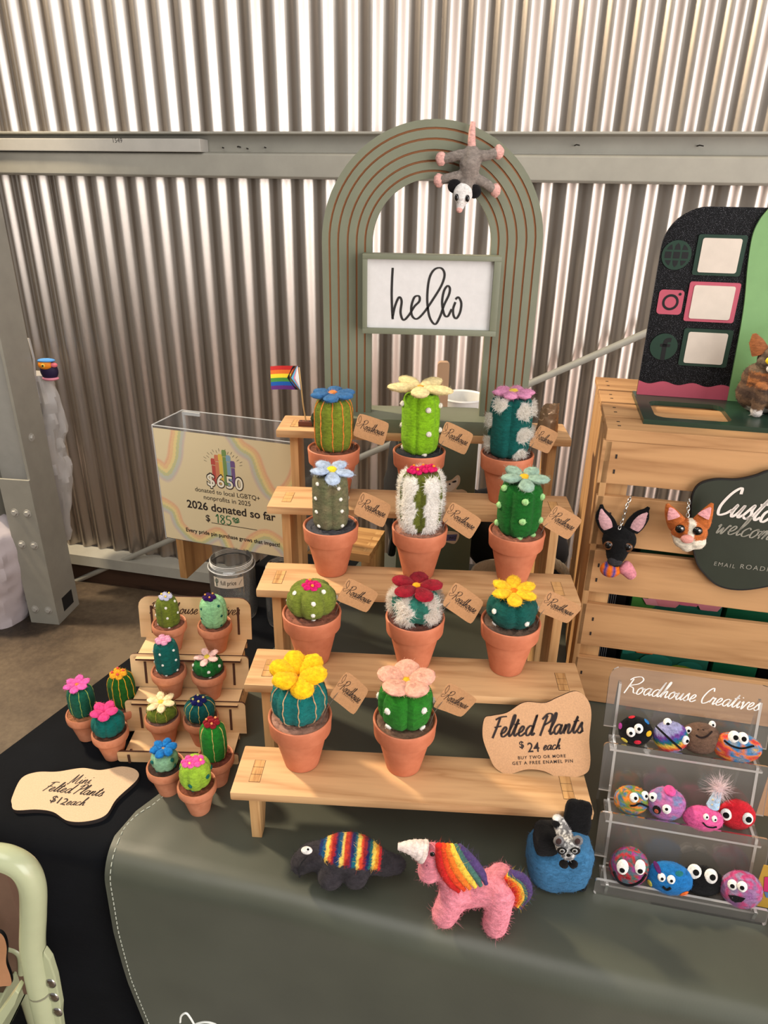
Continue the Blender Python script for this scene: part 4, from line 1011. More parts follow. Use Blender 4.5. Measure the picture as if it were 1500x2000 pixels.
m = MB(); yb = -.0005; yfr = HYF-.43
for a, b, c, d in ((x0, x1, z1-fw_, z1), (x0, x1, z0, z0+fw_*1.2), (x0, x0+fw_, z0+fw_*1.2, z1-fw_), (x1-fw_*1.5, x1, z0+fw_*1.2, z1-fw_)): m.box(a, b, yfr, yb, c, d)
build('frame', m, sage, hs, bevel=.0006)
wpn = plain('white_painted_board', (204, 202, 200), .55, noise_amt=.02, nscale=90)
m = MB(); m.box(x0+fw_, x1-fw_, yfr+.006, yb-.001, z0+fw_, z1-fw_); pb = build('panel', m, wpn, hs, smooth=False)
blk = plain('black_brush_paint', (26, 22, 20), .6)
hello = [(540,932),(536,1000),(534,1080),(536,1160),(540,1222)], [(538,1215),(552,1150),(575,1098),(590,1120),(584,1185),(600,1226),(630,1200),(662,1150),(690,1120),(688,1092),(662,1098),(645,1150),(648,1200),(675,1220),(715,1185),(770,1105),(815,1030),(832,970),(815,935),(780,938),(752,975),(738,1040),(735,1130),(748,1210),(778,1250),(805,1210),(830,1140),(856,1085),(862,1048),(848,1034),(828,1065),(818,1130),(830,1195),(850,1205),(872,1165)], [(893,1125),(880,1165),(884,1205),(900,1216),(920,1180),(926,1130),(910,1098),(893,1110)]
g = G2()
for st in hello:
    pl = [(p.x, -p.y) for p in spline([Vector((a, b, 0)) for a, b in st], 7)]
    g.put(*ribbon2d(pl, lambda f, t: 4.2+2.4*abs(t.y)))
decal('lettering', g, lambda u, v: hp(u/2.885+580, -v/2.885+200, HYF+.0056), blk, pb)

OY = AY0-.012
opo = thing('felt_opossum', 'small grey felt opossum with pink tail hanging head down on the arch', 'felt animal', (aty(915, 320, OY)))
def op(px, py, d=0): return aty(px/2.885+580, py/2.885+200, OY-d)-opo.location
gry, pnk, whi, bk = lin((134, 124, 116)), lin((222, 170, 160)), lin((228, 224, 220)), lin((20, 18, 20))
m = MB()
def oc(p):
    k = noise.noise(p*300)*.15+1; return tuple(v*k for v in gry)
union(m, [('c', [op(982, 285), op(975, 350, .003), op(968, 430, .002)], [.010, .0138, .0105]),
          ('c', [op(960, 300), op(900, 300, .002), op(838, 318)], [.008, .0065, .0058]), ('c', [op(1000, 300), op(1060, 300, .002), op(1120, 285)], [.008, .0065, .006]),
          ('c', [op(950, 415), op(890, 420, .003), op(818, 436)], [.008, .0065, .0058]), ('c', [op(985, 425), op(1050, 450, .003), op(1105, 490)], [.008, .0065, .0058]),
          ('c', [op(962, 440), op(945, 500, .006)], [.0105, .011])], .0016, oc, 2)
m.fuzz(1100, .0035, .00012); ob = build('body', m, felt(), opo)
m = MB(); m.tube([op(x, y, .001) for x, y in ((986, 268), (984, 220), (987, 160), (993, 108))], [.0055, .005, .0042, .003], 10, col=pnk); m.fuzz(120, .002, .0001); build('tail', m, felt(), opo)
for x, y, sx in ((812, 318, -1), (1136, 280, 1), (800, 440, -1), (1118, 495, 1)):
    m = MB(); m.blob(op(x, y), (.007, .006, .0085), None, 12, 8, bump=.001, bfreq=300, col=pnk)
    for k in (-1, 0, 1): m.blob(op(x+sx*14, y+k*17), (.003, .003, .0028), None, 8, 6, col=pnk)
    m.fuzz(60, .0025, .0001); build('foot', m, felt(), opo)
m = MB()
def hc(p):
    return whi if p.z < (op(940, 505).z) or p.x < op(915, 500).x or p.x > op(955, 480).x+.006 else gry
union(m, [('e', op(935, 515, .010), (.0125, .010, .013)), ('c', [op(930, 540, .012), op(918, 595, .014)], [.009, .0045])], .0013, lambda p: whi, 2); m.fuzz(350, .003, .0001); hd = build('head', m, felt(), opo)
m = MB(); m.blob(op(915, 606, .016), (.0042, .004, .0036), None, 10, 8, col=pnk); build('nose', m, felt(), hd)
for x, y in ((888, 472), (1000, 502)):
    m = MB(); m.blob(op(x, y, .008), (.0088, .004, .0085), None, 14, 8, col=bk); m.fuzz(80, .0025, .0001); build('ear', m, felt(), hd)
gb = plain('glossy_black_bead', (8, 8, 8), .12, noise_amt=0)
for x, y in ((900, 535), (961, 541)):
    m = MB(); m.blob(op(x, y, .0205), (.0026, .002, .0042), None, 12, 8); build('eye', m, gb, hd)

# ---- progress pride flag in a little brick
fl0 = atz(597, 832, SZ[4]); flg = thing('desk_flag', 'small rainbow progress flag on a stick in a brown block at the top step left', 'flag', fl0)
blkm = plain('brown_block', (104, 54, 36), .55)
m = MB(); m.box(-.0105, .0105, -.004, .0065, 0, .0075); build('block', m, blkm, flg, bevel=.0007)
m = MB()
for k in (-1, 0, 1): m.lathe([(.0018, 0), (.0018, .0003), (0, .0003)], 10, c=(k*.0065, .001, .0073))
build('block_holes', m, hol, flg, smooth=False)
FY = fl0.y+.001
def fp(px, py): return aty(px, py, FY)-fl0
m = MB(); m.tube([fp(598, 826), fp(592, 790), fp(584, 718)], .0011, 8); build('stick', m, wood('toothpick', (214, 180, 130), (190, 150, 100), 'z', 40), flg)
A, B, C, D = fp(528, 715.5), fp(582, 713.5), fp(588, 760), fp(530, 761)
def FB(u, v): p = A*(1-u)*v+B*u*v+C*u*(1-v)+D*(1-u)*(1-v); return p+Vector((0, -.0008+.002*sin(u*5), 0))
m = MB(); cols = [(196, 44, 40), (226, 110, 44), (246, 216, 50), (72, 140, 60), (28, 90, 170), (98, 44, 120)]
for k, c in enumerate(cols):
    for i in range(10):
        q = [FB((i+a)/10, 1-(k+b)/6) for a, b in ((0, 1), (1, 1), (1, 0), (0, 0))]; m.add(q, [(0, 1, 2, 3)], 0, lin(c))
        m.add([p+Vector((0, .0006, 0)) for p in q], [(3, 2, 1, 0)], 0, lin(c))
fc = build('flag_cloth', m, vcol('printed_flag_cloth', .7), flg)
m = MB()
for k, (c, a) in enumerate((((20, 20, 22), .57), ((110, 70, 50), .66), ((106, 190, 226), .72), ((236, 150, 176), .80), ((240, 240, 240), .86))):
    b = a; q = [FB(1.0, 1), FB(b+.10 if False else min(1, b+.26), 1), FB(b, .5), FB(min(1, b+.26), 0), FB(1, 0)]
    m.add([p+Vector((0, -.0004-.0002*k, 0)) for p in q], [(0, 1, 2), (0, 2, 4), (2, 3, 4)], 0, lin(c))
build('chevron', m, vcol('printed_flag_cloth', .7), fc, smooth=False)
# dark green lump beside the first back cactus
q = atz(613, 838, SZ[4])
t = thing('felt_ball', 'little dark green felt lump beside the brown flag block on the top step', 'felt ball', (q.x+.003, q.y+.012, SZ[4]))
m = MB(); m.blob((0, 0, .012), (.009, .009, .012), bump=.001, bfreq=200, col=lin((44, 56, 38))); m.fuzz(150, .002, .0001); build('ball', m, felt(), t)
# ---- brown foil pouch on the top step right
q = aty(1068, 838, SY[4]+.035)
t = thing('foil_pouch', 'crumpled shiny brown foil pouch standing at the right end of the top step', 'pouch', (q.x, q.y, SZ[4]))
foil = plain('brown_foil', (150, 120, 92), .25, metal=.5, noise_amt=.15, nscale=90)
m = MB(); vs = []
for i in range(15):
    f = i/14
    for k in range(28):
        a = tau*k/28; w_ = .0165*(1-.3*f); d_ = .012*(1-.75*f)
        p = Vector((w_*cos(a), d_*sin(a), .040*f)); nn_ = noise.noise(p*170+Vector((5, 0, 0)))+.6*abs(noise.noise(p*420))
        vs.append(p*(1+.22*nn_*f)+Vector((.002*f, 0, .004*f*noise.noise(Vector((cos(a)*2, sin(a)*2, 3))))))
m.add(vs, [(i*28+k, i*28+(k+1) % 28, (i+1)*28+(k+1) % 28, (i+1)*28+k) for i in range(14) for k in range(28)]+[tuple(14*28+k for k in range(28)), tuple(range(27, -1, -1))])
build('foil', m, foil, t, angle=18)

# ================================================================== DONATION BOX, RISER, JARS, THINGS BEHIND THE STAND
RFR = Vector((-.086, .525, 0)); RY = R_(-12.5); RL = .392; RD = .105; RZ = .112
riser = thing('wooden_riser', 'finger jointed wooden bench riser under the donation box', 'riser', (RFR.x, RFR.y, -.0012), RY)
pine2 = wood('warm_pine', (204, 156, 98), (160, 108, 60), 'x', 22); pine2z = wood('warm_pine_upright', (206, 160, 104), (158, 108, 62), 'z', 22)
m = MB(); m.box(-RL, 0, 0, RD, RZ-.0148, RZ+.0012); rt = build('riser_top', m, pine2, riser, bevel=.0008)
for x in (-RL, -.0152):
    m = MB(); m.box(x, x+.0152, .0004, RD-.0004, 0, RZ-.0148); build('side_board', m, pine2z, riser, bevel=.0008)
m = MB()
for k in range(4): m.box(-.0156, .0003, .012+k*.024, .024+k*.024, RZ-.0142, RZ+.0014)
build('finger_joint', m, pinedge, rt, smooth=False)
BYW = R_(-14.5); BO = aty(588, 1090, .50); BO.z = RZ
don = thing('donation_box', 'clear acrylic donation box with a pride pin sign on its front', 'donation box', (BO.x, .495, RZ), BYW)
dR = Matrix.Rotation(-BYW, 3, 'Z'); dn = Matrix.Rotation(BYW, 3, 'Z') @ Vector((0, -1, 0))
def dl(px, py, o=0):
    P = atplane(px, py, don.location+dn*o, dn); return dR @ (P-don.location)
cTL, cTR, cBL, cBR = dl(304, 831), dl(588, 866), dl(318, 1049), dl(567, 1092)
bx0, bx1, bz0, bz1 = (cTL.x+cBL.x)/2, (cTR.x+cBR.x)/2+.004, .0, (cTL.z+cTR.z)/2
bD = .095; acr = acrylic('clear_acrylic', (.97, .97, .97), .05, .2); acre = acrylic('acrylic_edge', (.95, .96, .96), .45, .3, (.85, .86, .86))
def pane(name, a, par, t=.0025):
    m = MB(); m.box(*a); o = build(name, m, acr, par, smooth=False); return o
pane('front_pane', (bx0, bx1, -.0, .0025, bz0, bz1), don); pane('back_pane', (bx0, bx1, bD-.0025, bD, bz0, bz1), don)
pane('side_pane', (bx0, bx0+.0025, .0026, bD-.0026, bz0, bz1), don); pane('side_pane', (bx1-.0025, bx1, .0026, bD-.0026, bz0, bz1), don)
pane('bottom_pane', (bx0, bx1, .0026, bD-.0026, bz0, bz0+.0025), don)
m = MB(); r_ = .0011
for a, b in (((bx0, 0), (bx1, 0)), ((bx1, 0), (bx1, bD)), ((bx1, bD), (bx0, bD)), ((bx0, bD), (bx0, 0))): m.tube([(a[0], a[1], bz1), (b[0], b[1], bz1)], r_, 6)
for a in ((bx0, 0), (bx0, bD), (bx1, bD)): m.tube([(a[0], a[1], bz0), (a[0], a[1], bz1)], r_, 6)
build('polished_edge', m, acre, don)
m = MB(); m.box(bx0+.004, bx0+.008, bD-.008, bD-.004, bz1-.045, bz1); m.box(bx0+.004, bx0+.04, bD-.008, bD-.004, bz1-.006, bz1); build('lid_catch', m, acre, don, smooth=False)
# printed sheet
pap = vcol('printed_paper', .7, .2); PW, PH = bx1-bx0-.004, bz1-bz0-.006
def SF(u, v, o=0): return Vector((bx0+.002+u*PW, -.0012-o, bz0+.002+v*PH))
m = MB(); nu, nv = 150, 110; vs = []; cs = []
base = lin((222, 204, 164)); bands = [lin(c) for c in ((226, 150, 116), (232, 178, 122), (234, 208, 130), (178, 186, 128), (172, 184, 180), (190, 170, 176))]
paths = [([(.0, .66), (.06, .62), (.13, .74), (.17, .9), (.2, 1.05)], .13), ([(.56, 1.05), (.62, .93), (.72, .86), (.76, .68), (.85, .55), (.95, .62), (1.04, .86)], .12),
         ([(-.04, .34), (.08, .27), (.12, .12), (.26, .02), (.42, .11), (.5, -.06)], .11), ([(.60, -.06), (.68, .10), (.8, .16), (.92, .06), (.98, -.06)], .12)]
segs = [(spline([Vector((a, b*.75, 0)) for a, b in P], 8), w) for P, w in paths]
def pcol(u, v):
    q = Vector((u, v*.75, 0))+Vector((.012*noise.noise(Vector((u*6, v*6, 1))), .012*noise.noise(Vector((u*6, v*6, 9))), 0)); best = None
    for pl, w in segs:
        for a, b in zip(pl, pl[1:]):
            ab = b-a; t = max(0, min(1, (q-a).dot(ab)/ab.length_squared)); c = a+ab*t; d = (q-c).length
            if d < w*.5 and (best is None or d < best[0]):
                sg = ab.x*(q-c).y-ab.y*(q-c).x; s = (d if sg > 0 else -d)/w+.5; best = (d, s, d/w)
    if best is None: return base
    k = bands[min(5, max(0, int((1-best[1])*6)))]; mixk = .62*(1-max(0, best[2]-.38)/.12)
    return tuple(a*(1-mixk)+b*mixk for a, b in zip(base, k))
for i in range(nu+1):
    for j in range(nv+1): vs.append(SF(i/nu, j/nv)); cs.append(pcol(i/nu, j/nv))
m.add(vs, [(i*(nv+1)+j, (i+1)*(nv+1)+j, (i+1)*(nv+1)+j+1, i*(nv+1)+j+1) for i in range(nu) for j in range(nv)], 0, cs)
sheet_ = build('printed_sheet', m, pap, don, smooth=False)
asp = PW/PH
def sh_text(g, x0, x1, y, mat, o=.0004, vs=1.0, name='lettering'):
    q = g.bounds(); k = (x1-x0)/(q[1]-q[0]); decal(name, g, lambda u, v: SF(x0+(u-q[0])*k, y+v*k*asp*vs, o), mat, sheet_)
fist = [(186, 84, 74), (206, 126, 94), (226, 190, 88), (122, 150, 90), (136, 166, 184), (116, 92, 136)]
for k, (c, x, top) in enumerate(zip(fist, (.425, .452, .480, .509, .537, .566), (.80, .835, .845, .885, .845, .80))):
    m = MB(); o = .0003+.00003*k
    for pl in ([(x-.013, .58), (x+.013, .58), (x+.013, top-.06), (x-.013, top-.06)], [(x-.0165, top-.055), (x+.0165, top-.055), (x+.0165, top-.012), (x+.010, top), (x-.012, top), (x-.0165, top-.012)]):
        m.add([SF(a, b, o) for a, b in pl], [tuple(range(len(pl)))], 0, lin(c))
    build('raised_fist', m, pap, sheet_, smooth=False)
g = G2()
for k in range(17):
    a = R_(20+k*8.75); c = Vector((.497, .72)); d = Vector((cos(a), sin(a)*1.1)); r0 = .125+.012*(k % 2)
    g.put(*ribbon2d([tuple(c+d*r0), tuple(c+d*(r0+.022))], .0012))
decal('burst_lines', g, lambda u, v: SF(u, v, .0003), ink, sheet_)
g650 = sans('$650', .045, 1.12); sh_text(g650, .365, .635, .555, ink, .0006, 1.05)
g650 = sans('$650', .012, 1.16); sh_text(g650, .371, .629, .558, plain('cream_print', (244, 236, 214), .7), .0009, 1.02)
sh_text(sans('donated to local LGBTQ+'), .27, .745, .487, ink); sh_text(sans('nonprofits in 2025'), .33, .675, .425, ink)
sh_text(sans('2026 donated so far', .018), .195, .85, .325, ink, .0004, 1.0)
sh_text(sans('$', .015), .33, .362, .225, ink); sh_text(poly2d([(0, 0), (1, 0), (1, .012), (0, .012)]), .37, .71, .212, ink)
grn = plain('green_marker', (30, 104, 62), .6)
g = G2()
for st in ([(.0, .75), (.18, 1.0), (.16, 0)], [(.75, .9), (.5, 1.0), (.42, .8), (.62, .55), (.72, .2), (.55, .0), (.4, .2), (.55, .5), (.75, .85)], [(1.3, 1.02), (.98, 1.0), (.95, .6), (1.2, .58), (1.28, .25), (1.1, 0), (.9, .1)], [(1.6, .95), (1.48, .8), (1.55, .62), (1.68, .72), (1.6, .95)], [(1.9, .98), (1.78, .82), (1.85, .65), (1.98, .76), (1.9, .98)], [(1.5, .46), (1.7, .5), (2.05, .56)], [(1.62, .34), (1.8, .40), (1.95, .44)]):
    g.put(*ribbon2d([(p.x, p.y) for p in spline([Vector((a, b, 0)) for a, b in st], 7)], .045))
sh_text(g, .405, .585, .222, grn, .0005, .72)
sh_text(sans('Every pride pin purchase grows that impact!', .02, 1.02), .165, .87, .092, ink, .0004, 1.05)

jarm = acrylic('clear_jar_plastic', (.93, .94, .94), .05, .3)
def jar(label, x, y, r, h, lab):
    t = thing('plastic_jar', label, 'jar', (x, y, -.0012), 0, 'clear jars beside the donation box')
    build('jar_body', MB().lathe([(0, 0), (r*.8, 0), (r*.95, .004), (r, .014), (r, h*.86), (r*.97, h*.89), (r*.9, h*.91), (r*.9, h), (r*.86, h), (r*.86, h*.91), (r*.94, h*.88), (r*.965, h*.84), (r*.965, .014), (r*.9, .006), (0, .004)], 48), jarm, t)
    m = MB()
    for k in range(3): m.lathe([(r*.9, h*(.918+k*.026)), (r*.935, h*(.924+k*.026)), (r*.9, h*(.930+k*.026))], 48)
    m.lathe([(r*.99, h*.872), (r*1.03, h*.882), (r*.99, h*.892)], 48); build('screw_thread', m, acre, t)
    if lab:
        lm = MB(); z0, z1 = h*.66, h*.83; n = 20; a0, a1 = R_(-124), R_(-48)
        def LF(u, v, o=0): a = a0+(a1-a0)*u; return Vector(((r+.0006+o)*cos(a), (r+.0006+o)*sin(a), z0+(z1-z0)*v))
        lm.add([LF(i/n, j) for i in range(n+1) for j in (0, 1)], [(2*i, 2*i+2, 2*i+3, 2*i+1) for i in range(n)])
        lo = build('jar_label', lm, plain('cream_label', (226, 214, 194), .6), t)
        g = sans('full price'); g.fit(.26, .76, y=.33); q = g.bounds(); k = 1
        g.v = [Vector((v.x, .33+(v.y-.33)*4.2)) for v in g.v]; decal('lettering', g, lambda u, v: LF(u, v, .0003), ink, lo)
        cg = G2()
        for st, w_ in (([(.11, .1), (.11, .9)], .018), ([(.06, .75), (.06, .5), (.11, .42)], .012), ([(.165, .85), (.165, .55), (.11, .45)], .012)): cg.put(*ribbon2d([(p.x, p.y) for p in spline([Vector((a, b, 0)) for a, b in st], 5)], w_))
        decal('cactus_print', cg, lambda u, v: LF(u, v, .0003), plain('dark_green_print', (26, 62, 50), .6), lo)
        cg = G2().put(*ribbon2d([(.84, .3), (.9, .55), (.95, .75)], .012)); decal('pen_mark', cg, lambda u, v: LF(u, v, .0003), plain('grey_print', (150, 146, 138), .6), lo)
    return t
jar('clear plastic jar with a cream full price label, in front of the donation box', -.327, .490, .0405, .118, True)
jar('clear plastic jar without a label, beside the left leg of the stand', -.226, .476, .0395, .114, False)

# ---- dark green panel with stickers under the arch
gpn = plain('olive_green_metal_box', (86, 96, 76), .45, noise_amt=.05, nscale=18)
GY = .56; a = aty(800, 866, GY); b = aty(932, 1112, GY); c = aty(918, 1110, GY)
bxg = thing('storage_box', 'olive green upright storage box with animal stickers behind the top steps', 'box', ((a.x+b.x)/2, GY, -.0012))
gl = bxg.location; xr = (aty(932, 880, GY).x+c.x)/2; xlft = aty(775, 1000, GY).x; zt_ = .36
m = MB(); m.box(xlft-gl.x, xr-gl.x, 0, .07, 0, zt_+.0012); build('shell', m, gpn, bxg, bevel=.003)
stk = plain('cream_sticker', (206, 186, 158), .6); stb = plain('black_sticker_print', (24, 24, 26), .6); stw = plain('white_sticker_print', (216, 206, 190), .6); stv = plain('violet_sticker_print', (86, 82, 120), .6)
def gp_(px, py, o=.0006): return aty(px, py, GY-o)-gl
def gpoly(name, pts, mat, o, par, cl=True):
    pl = spline([Vector((x, y, 0)) for x, y in pts], 5, True) if cl else [Vector((x, y, 0)) for x, y in pts]
    m = MB(); m.add([gp_(p.x, p.y, o) for p in pl], [tuple(range(len(pl)))]); return build(name, m, mat, par, smooth=False)
def q7(x, y): return (660+x/4.65, 850+y/4.65)
st1 = gpoly('dog_sticker', [q7(*p) for p in ((940, 450), (975, 420), (1030, 405), (1085, 362), (1110, 385), (1105, 440), (1075, 490), (1130, 492), (1175, 520), (1150, 560), (940, 560))], stk, .0006, bxg)
gpoly('dog_print', [q7(*p) for p in ((950, 462), (985, 432), (1040, 425), (1085, 385), (1092, 420), (1080, 455), (1040, 500), (960, 520))], stw, .0009, st1)
gpoly('dog_print', [q7(*p) for p in ((955, 465), (985, 478), (990, 505), (960, 512))], stb, .0012, st1); gpoly('dog_print', [q7(*p) for p in ((1035, 425), (1070, 410), (1075, 425), (1050, 432))], stb, .0012, st1)
gpoly('dog_print', [q7(1015+9*cos(k), 445+9*sin(k)) for k in (0, 1, 2, 3, 4, 5)], stb, .0012, st1)
st2 = gpoly('word_sticker', [q7(*p) for p in ((960, 895), (1000, 870), (1090, 885), (1098, 930), (1060, 985), (1000, 975), (950, 960))], stk, .0006, bxg)
gpoly('word_print', [q7(*p) for p in ((950, 905), (1085, 900), (1070, 960), (950, 958))], stv, .0009, st2, False)
g = sans('ING!', .01); q = g.bounds(); A0, A1 = gp_(*q7(1008, 945), .0012), gp_(*q7(1078, 940), .0012); k = (A1-A0).length/(q[1]-q[0]); e = (A1-A0).normalized()
decal('lettering', g, lambda u, v: A0+e*((u-q[0])*k)+Vector((0, 0, v*k)), stb, st2)
# ---- black backpack and strap behind the stand
bag = plain('black_nylon', (16, 15, 17), .7, noise_amt=.2, nscale=90, bump=.1)
t = thing('black_backpack', 'black fabric bag slumped behind the stand left of the green box', 'bag', (-.012, .72, -.0012))
m = MB(); m.blob((0, .0, .155), (.062, .055, .155), None, 24, 18, bump=.012, bfreq=22); build('bag_body', m, bag, t)
m = MB(); m.tube(spline([Vector((-.03, -.03, .28)), Vector((-.02, -.06, .22)), Vector((-.03, -.065, .12)), Vector((-.04, -.05, .04))], 6), .008, 8); build('strap', m, bag, t)
t = thing('black_backpack', 'black fabric bag lying behind the right end of the stand', 'bag', (.185, .70, -.0012))
m = MB(); m.blob((0, 0, .085), (.13, .07, .085), Matrix.Rotation(R_(24), 3, 'Y'), 24, 18, bump=.012, bfreq=20); m.v = [(x, y, max(0, z)) for x, y, z in m.v]; build('bag_body', m, bag, t)
m = MB(); m.tube(spline([Vector((-.10, -.06, .20)), Vector((-.03, -.075, .155)), Vector((.06, -.07, .08)), Vector((.09, -.06, .02))], 8), .012, 8); build('strap', m, bag, t)
# ---- plaited rope basket rim
rope = plain('cream_cotton_rope', (196, 180, 152), .85, noise_amt=.12, nscale=300, bump=.2)
q = atz(1040, 1150, .0); t = thing('rope_basket', 'cream plaited rope handle of a basket behind the right of the stand', 'basket', (.19, .56, -.0012))
P = [aty(x, y, .57)-t.location for x, y in ((990, 1085), (1030, 1082), (1075, 1096), (1105, 1118), (1122, 1150), (1126, 1170))]
sp = spline(P, 12); m = MB()
for s in range(3):
    pts = []
    for i, p in enumerate(sp):
        a = i*.62+s*tau/3; pts.append(p+Vector((0, cos(a)*.0055, sin(a)*.0055)))
    m.tube(pts, .0055, 8)
build('rope_handle', m, rope, t)
m = MB(); m.lathe([(0, 0), (.055, 0), (.062, .03), (.06, .066), (.056, .066), (.056, .01), (0, .008)], 30, c=(-.03, .0, 0)); build('basket_body', m, rope, t)
# ---- chair slat and white tub seen through the arch
q = aty(862, 800, 1.15)
t = thing('wooden_chair', 'tan wooden chair back seen through the arch below the hello sign', 'chair', (q.x, 1.15, FLOOR))
tan = plain('tan_wood_finish', (182, 146, 114), .45, noise_amt=.06, nscale=12)
zt2 = aty(862, 706, 1.15).z-FLOOR; w2 = .0145
m = MB(); m.prism(rrect(-w2, w2, 0, zt2, .008), -.01, .01, lambda u, v, w: Vector((u, w, v))); build('back_post', m, tan, t, smooth=False)
m = MB(); m.box(-.40, .016, -.36, -.01, .44, .47); build('seat', m, tan, t, bevel=.006)
for x, y in ((-.38, -.34), (-.38, -.02), (0, -.34)):
    m = MB(); m.box(x-.014, x+.014, y-.01, y+.014, 0, .44); build('leg', m, tan, t, smooth=False)
q = aty(888, 800, 1.3)
t = thing('plastic_bin', 'tall white plastic bin seen through the arch beside the chair back', 'bin', (q.x+.02, 1.3, FLOOR))
zz = aty(905, 772, 1.3).z-FLOOR
ptub = plain('white_tub_plastic', (222, 220, 214), .4)
m = MB(); m.lathe([(0, 0), (.040, 0), (.060, zz-.01), (.063, zz-.004), (.061, zz), (.057, zz-.004), (.038, .01), (0, .01)], 40); build('bin_body', m, ptub, t)

# ================================================================== CRATE AND WHAT HANGS ON IT
CA = R_(-9); CP = atz(1118, 1366, 0); CE = Vector((cos(CA), sin(CA), 0)); CN = Vector((sin(CA), -cos(CA), 0))
CM = Matrix.Rotation(-CA, 3, 'Z'); CZ = .435; CD = .28; CL = .46
cw = wood('rough_crate_pine', (188, 143, 97), (152, 108, 68), 'x', 16, .7, .5); cwz = wood('rough_crate_post', (188, 146, 98), (156, 112, 70), 'z', 16, .7, .4); cwy = wood('rough_crate_end', (198, 158, 112), (166, 120, 78), 'y', 18, .7, .4)
crate = thing('wooden_crate', 'pale slatted wooden crate standing at the right end of the table', 'crate', CP, CA)
def cl(px, py, off=0):        # point on the front plane of the crate, off = out towards the viewer
    P = atplane(px, py, CP+CN*off, CN); return CM @ (P-CP)
nailm = plain('rusty_staple', (30, 20, 16), .7)
def slat(a, mat, seed, nm='slat'):
    m = MB(); x0, x1, y0, y1, z0, z1 = a; n = 24
    vs = []; 
    for i in range(n+1):
        f = i/n; x = x0+(x1-x0)*f; w = .0011*noise.noise(Vector((f*5, seed, 0))); w2 = .0011*noise.noise(Vector((f*5, seed, 4)))
        if nm == 'slat': r = [(x, y0, z0+w), (x, y1, z0+w), (x, y1, z1+w2), (x, y0, z1+w2)]
        else: r = [(x, y0+w, z0), (x, y1+w2, z0), (x, y1+w2, z1), (x, y0+w, z1)]
        vs += r
    fs = [(i*4+k, i*4+(k+1) % 4, i*4+4+(k+1) % 4, i*4+4+k) for i in range(n) for k in range(4)]+[(0, 3, 2, 1), (n*4, n*4+1, n*4+2, n*4+3)]
    m.add(vs, fs); return build(nm, m, mat, crate, smooth=False, bevel=.0009)
FZ = [(.359, .419), (.268, .341), (.193, .260), (.102, .173), (.002, .080)]
for k, (z0, z1) in enumerate(FZ):
    o = slat((-.013+.002*k, CL, 0, .008, z0, z1), cw, k)
    for z in ((z0*.7+z1*.3), (z0*.35+z1*.65)):
        m = MB(); m.box(.0055, .0078, -.0006, .001, z-.0028, z+.0028, M=Matrix.Translation(Vector((.004*(k % 2), 0, 0)))); build('staple', m, nailm, o, smooth=False)
for k, (y0, y1) in enumerate(((-.001, .050), (.058, .122), (.130, .192), (.200, .278))):
    o = slat((-.010, CL, y0, y1, CZ-.016 if k == 0 else CZ-.009, CZ), cw, k+9, 'top_slat')
    for y in (y0*.7+y1*.3, y0*.35+y1*.65):
        m = MB(); m.box(.004, .008, y-.001, y+.001, CZ-.001, CZ+.0005); build('staple', m, nailm, o, smooth=False)
for x0, x1 in ((.0, .020), (CL-.02, CL)):
    for y0, y1 in ((.0085, .026), (.254, .272)):
        m = MB(); m.box(x0, x1+.008, y0, y1, .001, CZ-.0165); build('corner_post', m, cwz, crate, bevel=.0008)
for k, (y0, y1) in enumerate(((.0, .088), (.096, .184), (.192, .278))):
    m = MB(); m.box(-.009+.001*k, -.0005, y0, y1, .004, CZ-.017); build('end_board', m, cwz, crate, bevel=.0008)
for k, (z0, z1) in enumerate(((.002, .10), (.12, .19))): slat((-.008, CL, .272, .279, z0, z1), cw, k+20)
m = MB(); m.box(0, CL, .027, .25, .001, .008); build('bottom_board', m, cw, crate, smooth=False)
# boxes seen between the slats
def inbox(label, name, cat, x0, x1, y0, y1, h, mat, grp=None):
    t = thing(name, label, cat, CP+CM.transposed() @ Vector(((x0+x1)/2, (y0+y1)/2, .008)), CA, grp)
    m = MB(); w = (x1-x0)/2; d = (y1-y0)/2; m.box(-w, w, -d, d, 0, h); build('carton', m, mat, t, bevel=.0015); return t, w, d
dgreen = plain('deep_green_card', (36, 110, 88), .5, noise_amt=.08); blkc = plain('black_card', (16, 16, 18), .4); emer = plain('emerald_card', (20, 110, 72), .45)
lily = [(0, 112, 70), (112, 140, 44), (60, 110, 40)]
t, w, d = inbox('dark green box with pink water lily pattern inside the crate', 'patterned_box', 'box', .066, .192, .045, .16, .252, dgreen)
m = MB(); rnd = random.Random(4)
def lp_(cx, cz, pts, c, o):
    q = [(max(-w+.001, min(w-.001, cx+a)), max(.001, min(.250, cz+b))) for a, b in pts]; m.add([(a, -d-.0004-o, b) for a, b in q], [tuple(range(len(q)))], 0, lin(c))
for k in range(16):
    cx, cz, r = rnd.uniform(-w, w), rnd.uniform(0, .25), rnd.uniform(.014, .03); lp_(cx, cz, [(r*cos(a*.52+.3), r*.6*sin(a*.52+.3)) for a in range(12)], rnd.choice([(136, 170, 54), (80, 150, 64), (40, 130, 110), (160, 190, 80)]), .0001*k)
for cx, cz, c in ((-.012, .150, (242, 142, 150)), (.016, .156, (236, 120, 140)), (-.030, .150, (246, 160, 170)), (.045, .152, (246, 150, 160)), (-.03, .064, (240, 120, 50)), (.036, .066, (240, 120, 70)), (-.002, .160, (240, 140, 150)), (.03, .10, (242, 142, 150))):
    for j in range(5):
        a = R_(30+30*j); e = Vector((cos(a), sin(a))); n_ = Vector((-e.y, e.x)); lp_(cx, cz, [(0, 0), tuple(e*.010+n_*.0055), tuple(e*.021), tuple(e*.010-n_*.0055)], c, .002+.0001*j)
build('lily_pattern', m, vcol(), t, smooth=False)
